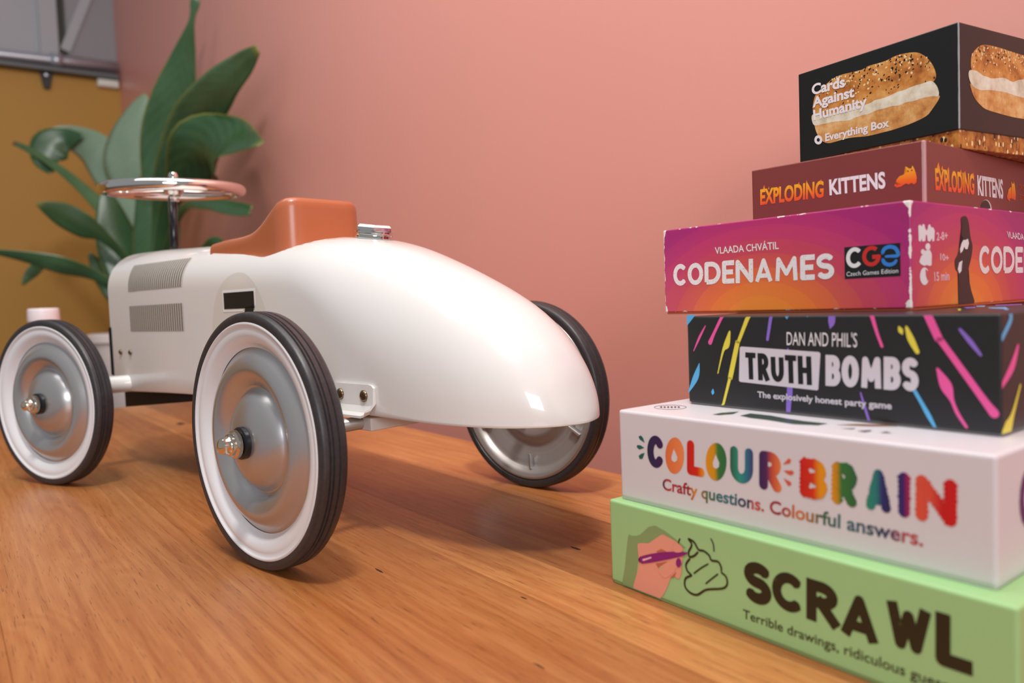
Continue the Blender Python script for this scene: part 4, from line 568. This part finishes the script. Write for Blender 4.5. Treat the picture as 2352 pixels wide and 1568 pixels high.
_tc = bpy.data.curves.new('lettering', 'FONT'); _to = bpy.data.objects.new('lettering', _tc); COL.objects.link(_to)
_cache = {}
def glyphs(s, off):
    if (s, off) not in _cache:
        _tc.body = s; _tc.offset = off; _tc.resolution_u = 4
        bpy.context.view_layer.update()
        me = bpy.data.meshes.new_from_object(_to.evaluated_get(bpy.context.evaluated_depsgraph_get()))
        _cache[(s, off)] = ([tuple(v.co) for v in me.vertices], [tuple(p.vertices) for p in me.polygons]); bpy.data.meshes.remove(me)
    return _cache[(s, off)]
def arc(cx, cy, rx, ry, a0, a1, n=14): return [(cx+rx*math.cos(math.radians(a0+(a1-a0)*i/n)), cy+ry*math.sin(math.radians(a0+(a1-a0)*i/n))) for i in range(n+1)]
SL = {'S': [arc(.5, .76, .5, .24, 25, 270)+arc(.5, .26, .5, .26, 90, -155)[1:]], 'C': [arc(.56, .5, .56, .5, 42, 318, 22)], 'O': [arc(.5, .5, .5, .5, 0, 360, 28)], 'R': [[(0, 0), (0, 1)], [(0, 1), (.45, 1)]+arc(.45, .74, .5, .26, 90, -90)+[(0, .48)], [(.42, .48), (1, 0)]],
    'A': [[(0, 0), (.5, 1), (1, 0)], [(.2, .2), (.8, .2)]], 'W': [[(0, 1), (.25, 0), (.5, .85), (.75, 0), (1, 1)]], 'L': [[(0, 1), (0, 0), (1, 0)]], 'T': [[(0, 1), (1, 1)], [(.5, 1), (.5, 0)]], 'U': [[(0, 1), (0, .4)]+arc(.5, .4, .5, .4, 180, 360)[1:]+[(1, 1)]],
    'H': [[(0, 0), (0, 1)], [(1, 0), (1, 1)], [(0, .5), (1, .5)]], 'B': [[(0, 0), (0, 1)], [(0, 1), (.5, 1)]+arc(.5, .76, .42, .24, 90, -90)+[(0, .52)], [(0, .52), (.5, .52)]+arc(.5, .26, .5, .26, 90, -90)+[(0, 0)]], 'M': [[(0, 0), (.06, 1), (.5, .25), (.94, 1), (1, 0)]],
    'N': [[(0, 0), (0, 1), (1, 0), (1, 1)]], 'I': [[(.5, 0), (.5, 1)]], 'D': [[(0, 0), (0, 1), (.4, 1)]+arc(.4, .5, .6, .5, 90, -90)+[(0, 0)]], 'E': [[(1, 1), (0, 1), (0, 0), (1, 0)], [(0, .5), (.85, .5)]], 'G': [arc(.5, .5, .5, .5, 48, 350, 22)+[(1, .44), (.55, .44)]]}
def stroke_letter(ch, lb, rb, lt, weight, style):
    """outline polygons of one heavy letter in face millimetres"""
    ex = Vector((rb[0]-lb[0], rb[1]-lb[1])); ey = Vector((lt[0]-lb[0], lt[1]-lb[1])); W, H = ex.length, ey.length; h = weight*H/2; hx = min(h*(1.3 if ch in 'AWMR' else 1.0), W*0.42)
    o = Vector(lb); ux, uy = ex/W, ey/H; V, F = [], []
    def disc(c, r, n=12):
        k = len(V); e = len(F)*0.009
        for i in range(n): V.append((c.x+r*math.cos(2*math.pi*i/n), c.y+r*math.sin(2*math.pi*i/n), e))
        F.append(tuple(range(k, k+n)))
    for st in SL[ch]:
        P = [o+ux*(hx+x*(W-2*hx))+uy*(h+y*(H-2*h)) for x, y in st]
        if ch == 'I': P = [o+ux*(W/2)+uy*(h+y*(H-2*h)) for x, y in st]
        hh = min(h, W*0.5) if ch == 'I' else min(h, hx*1.1)*(0.86 if ch in 'AWM' else 1.0)
        for i in range(len(P)-1):
            a, b = P[i], P[i+1]; d = (b-a).normalized(); q = Vector((-d.y, d.x))*hh
            a2 = a-d*hh if (style == 'butt' and i == 0 and len(st) < 8) else a; b2 = b+d*hh if (style == 'butt' and i == len(P)-2 and len(st) < 8) else b
            k = len(V); e = len(F)*0.009; V += [(*(a2+q), e), (*(b2+q), e), (*(b2-q), e), (*(a2-q), e)]; F.append((k, k+1, k+2, k+3))
            if style == 'bumpy':
                n = max(1, int((b-a).length/(hh*0.8)))
                for j in range(n+1):
                    c = a+(b-a)*(j/n); jt = random.uniform(-0.12, 0.12)*hh
                    disc(c+q*(0.82+jt/hh), hh*0.36, 9); disc(c-q*(0.82+jt/hh), hh*0.36, 9)
        for i, p in enumerate(P):
            if 0 < i < len(P)-1 or style != 'butt': disc(p, hh)
    return V, F
def on_face(b, f, s, t, lay):
    e = 0.00006+0.00009*lay
    if f == 'f': return (s/1000, -e, t/1000)
    if f == 'r': return (b['w']+e, s/1000, t/1000)
    return (s/1000, t/1000, b['h']+e)
def tri(pts):
    """ear clipping through bmesh for an arbitrary outline"""
    bm = bmesh.new(); vs = [bm.verts.new(p) for p in pts]; fc = bm.faces.new(vs); bmesh.ops.triangulate(bm, faces=[fc], ngon_method='EAR_CLIP'); return bm
def make_box(name, key, label, x, y, yaw, w, h, z, d, m, base_m, lid0=0.0015, cat='game box', bev=0.0016):
    loc = Vector((x-math.cos(yaw)*w, y+math.sin(yaw)*w, z))
    b = thing(name, label, cat, loc, -yaw)
    base = obj('base', box_mesh('base', 0.0012, w-0.0012, 0.0012, d-0.0012, 0.0, h-0.004, 0.0006, 2), base_m, b)
    lid = obj('lid', box_mesh('lid', 0, w, 0, d, lid0, h, bev, 3), m, b); weighted(lid)
    BX[key] = dict(w=w, h=h, d=d, lid=lid, thing=b, base=base); return b
BX = {}
G = None
make_box('board_game_box', 'scrawl', 'pale green game box at the bottom of the stack on the table', 0.2198, 0.3369, 0.9461, 0.2642, 0.0609, 0.0, 0.195, 'carton_green', 'carton_green', bev=0.002)
make_box('board_game_box', 'brain', 'white game box with rainbow lettering resting on the green box', 0.2226, 0.3559, 0.9169, 0.2446, 0.0645, 0.0609, 0.185, 'carton_white', 'carton_white', bev=0.0024)
make_box('board_game_box', 'truth', 'black game box with neon paint streaks in the middle of the stack', 0.2507, 0.3966, 0.9392, 0.2084, 0.0641, 0.1254, 0.16, 'carton_black', 'carton_grey', bev=0.0018)
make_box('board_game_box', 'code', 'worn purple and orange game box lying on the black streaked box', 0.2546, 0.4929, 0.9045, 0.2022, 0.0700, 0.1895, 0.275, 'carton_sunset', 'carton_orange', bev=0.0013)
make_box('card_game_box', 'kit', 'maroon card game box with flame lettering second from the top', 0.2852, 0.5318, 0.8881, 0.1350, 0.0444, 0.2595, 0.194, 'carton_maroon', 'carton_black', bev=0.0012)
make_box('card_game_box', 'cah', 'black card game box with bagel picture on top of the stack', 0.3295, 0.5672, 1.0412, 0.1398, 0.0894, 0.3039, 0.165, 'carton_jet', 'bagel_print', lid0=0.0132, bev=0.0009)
for key in BX: BX[key]['lid'].data.name = 'lid'
PART = dict(title=1)
for box, f, s, (lb, rb, lt), m, off, pre, lay in TEXTS:
    b = BX[box]
    if isinstance(off, tuple):
        v, fc = stroke_letter(s, lb, rb, lt, off[0], off[1]); obj('title_letter', mesh('title_letter', [on_face(b, f, p[0], p[1], lay+p[2]) for p in v], fc), m, b['lid']); continue
    v, fc = glyphs(s, off); x0 = min(p[0] for p in v); x1 = max(p[0] for p in glyphs(pre, off)[0]) if pre else max(p[0] for p in v)
    if len(s) == 1: y0, cap = min(p[1] for p in v), max(p[1] for p in v)
    else: y0, cap = 0.0-off, 0.682+off
    out = []
    for p in v:
        a, c = (p[0]-x0)/(x1-x0), (p[1]-y0)/(cap-y0)
        out.append(on_face(b, f, lb[0]+a*(rb[0]-lb[0])+c*(lt[0]-lb[0]), lb[1]+a*(rb[1]-lb[1])+c*(lt[1]-lb[1]), lay))
    obj('title_letter' if len(s) == 1 else 'lettering', mesh('lettering', out, fc), m, b['lid'])
def inside(p, poly):
    r = False; j = len(poly)-1
    for i in range(len(poly)):
        if (poly[i][1] > p[1]) != (poly[j][1] > p[1]) and p[0] < (poly[j][0]-poly[i][0])*(p[1]-poly[i][1])/(poly[j][1]-poly[i][1])+poly[i][0]: r = not r
        j = i
    return r
def round_outline(p, n=4):
    out = []; k = len(p)
    for i in range(k):
        a, b, c, d = p[i-1], p[i], p[(i+1) % k], p[(i+2) % k]
        for j in range(n):
            t = j/n; out.append(tuple(0.5*((2*b[q])+(-a[q]+c[q])*t+(2*a[q]-5*b[q]+4*c[q]-d[q])*t*t+(-a[q]+3*b[q]-3*c[q]+d[q])*t**3) for q in range(2)))
    return out
def decal(box, f, pts, m, lay, name):
    b = BX[box]
    if name in ('bagel_top', 'bagel_bottom', 'filling', 'hand', 'hand_thumb', 'hand_shadow', 'finger', 'figure_silhouette'):
        pts = [(x, min(max(y, 1.9), b['h']*1000-1.0)) for x, y in round_outline(pts, 3)]
    if 'ring' in pts:
        k = pts.index('ring'); a, c = pts[:k], pts[k+1:]; n = len(a)
        return obj(name, mesh(name, [on_face(b, f, *p, lay) for p in a+c], [(i, (i+1) % n, n+(i+1) % n, n+i) for i in range(n)]), m, b['lid'])
    bm = tri([on_face(b, f, *p, lay) for p in pts]); return obj(name, from_bm(name, bm), m, b['lid'])
def mirror_right(pts):
    c = max(p[0] for p in pts); return pts + [(2*c-p[0], p[1]) for p in pts[::-1] if p[0] < c-0.05]
for box, f, pts, m, lay, name in POLYS:
    if box == 'cah' and f == 'r':
        edge = max(p[0] for p in pts); k = [i for i, p in enumerate(pts) if p[0] > edge-1.5]; st = k[-1]
        pts = pts[st:]+pts[:st]; pts = pts + [(2*edge-p[0], p[1]) for p in pts[::-1] if p[0] < edge-1.5]
    decal(box, f, pts, m, lay, name)
    if name == 'bagel_top':
        b = BX[box]; sv = {'seed_black': ([], []), 'seed_cream': ([], [])}
        xs = [p[0] for p in pts]; ys = [p[1] for p in pts]; y0, y1 = min(ys), max(ys); cnt = 0
        while cnt < 330:
            x, y = random.uniform(min(xs), max(xs)), random.uniform(y0, y1)
            rel = (y-y0)/(y1-y0)
            if random.random() > 0.12+0.9*max(0, rel-0.35)*1.5 or not inside((x, y), pts): cnt += 0.2; continue
            V, F = sv['seed_black' if random.random() < 0.5 else 'seed_cream']; a0 = random.uniform(0, math.pi); l = random.uniform(0.55, 1.15); wv = l*random.uniform(0.5, 0.85); n0 = len(V)
            for k in range(7):
                a = 2*math.pi*k/7; dx, dy = l*math.cos(a), wv*math.sin(a); V.append(on_face(b, f, x+dx*math.cos(a0)-dy*math.sin(a0), y+dx*math.sin(a0)+dy*math.cos(a0), lay+0.3+0.02*random.random()))
            F.append(tuple(range(n0, n0+7))); cnt += 1
        for mm, (V, F) in sv.items(): tag(obj('seed_print', mesh('seed_print', V, F), mm, b['lid']), kind='stuff')
def smooth_path(p, n=4):
    out = []
    for i in range(len(p)-1):
        a = p[max(i-1, 0)]; b = p[i]; c = p[i+1]; d = p[min(i+2, len(p)-1)]
        for k in range(n):
            t = k/n; out.append(tuple(0.5*((2*b[j])+(-a[j]+c[j])*t+(2*a[j]-5*b[j]+4*c[j]-d[j])*t*t+(-a[j]+3*b[j]-3*c[j]+d[j])*t**3) for j in range(3)))
    out.append(tuple(p[-1])); return out
for box, f, pts, m, lay, name in STROKES:
    b = BX[box]; sp = smooth_path(pts, 5); L, Rr = [], []; n = len(sp)
    for i, (s, t, wd) in enumerate(sp):
        a, c = sp[max(i-1, 0)], sp[min(i+1, n-1)]; dx, dy = c[0]-a[0], c[1]-a[1]; q = math.hypot(dx, dy) or 1
        L.append((s-dy/q*wd/2, t+dx/q*wd/2)); Rr.append((s+dy/q*wd/2, t-dx/q*wd/2))
    def cap(i, j):
        (s, t, wd), (s2, t2, _) = sp[i], sp[j]; a0 = math.atan2(t-t2, s-s2)
        return [(s+wd/2*math.cos(a0+k), t+wd/2*math.sin(a0+k)) for k in (-0.9, -0.3, 0.3, 0.9)]
    hmm, wmm = b['h']*1000-0.6, b['w']*1000
    end, start = cap(n-1, n-2), cap(0, 1)
    def cl(p): return (min(max(p[0], 0.2), wmm-0.2) if f == 'f' else max(p[0], 0.2), min(max(p[1], 1.8), hmm))
    V = [on_face(b, f, *cl(p), lay) for p in L+Rr]; F = [(i, i+1, n+i+1, n+i) for i in range(n-1)]
    k = len(V); V += [on_face(b, f, *cl(p), lay) for p in end+start]
    F.append((n-1, 2*n-1, k, k+1, k+2, k+3)); F.append((0, n, k+4, k+5, k+6, k+7))
    obj(name, mesh(name, V, F), m, b['lid'])
bpy.data.objects.remove(_to)
# finger notch in the maroon lid
bk = BX['kit']
def notch(s0, r, rz, m, lay, name): return obj(name, mesh(name, [on_face(bk, 'r', s0+r*math.cos(math.pi*k/20), 1.7+rz*math.sin(math.pi*k/20), lay) for k in range(21)], [tuple(range(21))]), m, bk['lid'])
mat('card_edge', (206, 196, 186), 0.6); notch(106.4, 11.0, 7.9, 'card_edge', 1, 'notch_edge'); notch(104.9, 9.6, 7.4, 'carton_black', 2, 'finger_notch')

# ---------------------------------------------------------------- small bottle behind the front wheel
jar = thing('dispenser_bottle', 'red bottle with white cap half hidden behind the front wheel', 'bottle', (-0.872, 1.45, 0))
mat('bottle_red', (196, 60, 66), 0.35); mat('bottle_cap', (236, 226, 230), 0.3)
obj('bottle_body', lathe('bottle_body', [(0, 0), (0.028, 0), (0.031, 0.003), (0.031, 0.15), (0.029, 0.17), (0.024, 0.185), (0.021, 0.192), (0.021, 0.207), (0, 0.207)], 32, 'Z'), 'bottle_red', jar, True)
cp = lathe('bottle_cap', [(0.0215, 0.202), (0.0265, 0.202), (0.0272, 0.204), (0.0262, 0.224), (0.024, 0.2262), (0, 0.2265)], 32, 'Z'); sharp(cp, 40); obj('bottle_cap', cp, 'bottle_cap', jar)

# ---------------------------------------------------------------- plant
POT = Vector((-1.235, 2.621, 0))
mat('pot_white', (232, 218, 214), 0.4); mat('soil', (48, 34, 24), 0.9); mat('stand_metal', (60, 58, 56), 0.4, 0.6)
stand = thing('plant_stand', 'dark metal stool carrying the white plant pot in the corner', 'plant stand', (POT.x, POT.y, FZ))
stand.scale = (1.05, 1.05, 1.17)
obj('stand_top', lathe('stand_top', [(0, 0.55), (0.16, 0.55), (0.165, 0.555), (0.165, 0.57), (0.16, 0.575), (0, 0.575)], 40, 'Z'), 'stand_metal', stand, True)
for k in range(4):
    a = math.pi/4+k*math.pi/2; obj('leg', tube('leg', [(0.18*math.cos(a), 0.18*math.sin(a), 0), (0.13*math.cos(a), 0.13*math.sin(a), 0.552)], 0.011, 10), 'stand_metal', stand, True)
plant = thing('potted_plant', 'tall broad-leaved green plant in a white pot in the room corner', 'plant', (POT.x, POT.y, -0.206))
pm = lathe('pot', [(0, 0), (0.125, 0), (0.13, 0.004), (0.168, 0.325), (0.179, 0.33), (0.179, 0.352), (0.173, 0.357), (0.163, 0.352), (0.157, 0.315), (0.0, 0.315)], 56, 'Z'); sharp(pm, 50); obj('pot', pm, 'pot_white', plant)
obj('soil', lathe('soil', [(0.157, 0.317), (0.10, 0.323), (0.0, 0.327)], 32, 'Z'), 'soil', plant, True)
def leaf_mat(name, dark, light, tip):
    m = mat(name, dark, 0.34, coat=0.1, coat_rough=0.3); t = NT(m)
    uv = t.n.new('ShaderNodeUVMap'); uv.uv_map = 'UVMap'; x, y, _ = t.xyz(uv.outputs[0])
    ve = t.math('SINE', t.math('MULTIPLY_ADD', y, 150.0, t.math('MULTIPLY', t.math('ABSOLUTE', t.math('SUBTRACT', x, 0.5)), 30.0)))
    n = t.noise(t.coord('Object'), 14, 3)
    c = t.mix(n, lin(dark), lin(light)); c = t.mix(t.math('MULTIPLY_ADD', ve, 0.06, 0.06), c, lin((96, 130, 90)))
    e = t.math('GREATER_THAN', t.math('ABSOLUTE', t.math('SUBTRACT', x, 0.5)), 0.47)
    c = t.mix(t.math('MULTIPLY', e, 0.5), c, lin((150, 140, 60)))
    tp = t.math('MULTIPLY_ADD', y, 22.0, -20.6); tp.node.use_clamp = True
    setcol(t, t.mix(tp, c, lin(tip)))
    t.b.inputs['Subsurface Weight'].default_value = 0.0
leaf_mat('leaf_dark', (34, 66, 36), (52, 90, 52), (110, 116, 58)); leaf_mat('leaf_mid', (44, 78, 48), (72, 108, 72), (124, 122, 60)); leaf_mat('leaf_pale', (116, 140, 116), (140, 160, 138), (130, 150, 90)); leaf_mat('leaf_browntip', (60, 90, 50), (84, 112, 70), (110, 70, 40))
VIEW = Vector((-0.43, 0.9, 0)).normalized()
SPEC = [('leaf_mid', 8), ('leaf_mid', 10), ('leaf_dark', 8), ('leaf_pale', 20), ('leaf_pale', 30), ('leaf_browntip', 0), ('leaf_dark', 10), ('leaf_mid', 30), ('leaf_mid', 20), ('leaf_dark', 20), ('leaf_dark', 0), ('leaf_dark', -15), ('leaf_mid', 20), ('leaf_dark', -10), ('leaf_dark', 15), ('leaf_dark', 0)]
def cat4(p, n=6):
    out = []
    for i in range(len(p)-1):
        a = p[max(i-1, 0)]; b = p[i]; c = p[i+1]; d = p[min(i+2, len(p)-1)]
        for k in range(n):
            t = k/n; out.append([0.5*((2*b[j])+(-a[j]+c[j])*t+(2*a[j]-5*b[j]+4*c[j]-d[j])*t*t+(-a[j]+3*b[j]-3*c[j]+d[j])*t**3) for j in range(4)])
    out.append(list(p[-1])); return out
for li, (pts, (m, tilt)) in enumerate(zip(LEAVES, SPEC)):
    sp = cat4(pts, 6); n = len(sp); V = []; F = []; UV = []; C7 = 9; org = Vector((POT.x, POT.y, -0.206))
    for i, (x, y, z, wd) in enumerate(sp):
        p = Vector((x, y, z)); a = Vector(sp[max(i-1, 0)][:3]); c = Vector(sp[min(i+1, n-1)][:3]); tg = (c-a).normalized()
        cr = tg.cross(VIEW).normalized(); nr = cr.cross(tg).normalized()
        ang = math.radians(tilt); cr2 = cr*math.cos(ang)+nr*math.sin(ang); nr2 = cr2.cross(tg).normalized()
        for k in range(C7):
            q = (k/(C7-1)-0.5)*2; wav = 0.06*math.sin(i*0.55+li+q*2)*abs(q)
            pt = p + cr2*(q*wd/2) + nr2*(wd*(0.07*abs(q)+wav*0.5)); 
            dw = (pt-W0).dot(WN)
            if dw < 0.012: pt += WN*(0.012-dw)
            V.append(pt-org); UV.append((k/(C7-1), i/(n-1)))
    for i in range(n-1):
        for k in range(C7-1): F.append((i*C7+k, i*C7+k+1, (i+1)*C7+k+1, (i+1)*C7+k))
    me = mesh('leaf', V, F); uvl = me.uv_layers.new(name='UVMap')
    for lp in me.loops: uvl.data[lp.index].uv = UV[lp.vertex_index]
    o = obj('leaf', me, m, plant, True); md = o.modifiers.new('blade', 'SOLIDIFY'); md.thickness = 0.0012; md.offset = 0
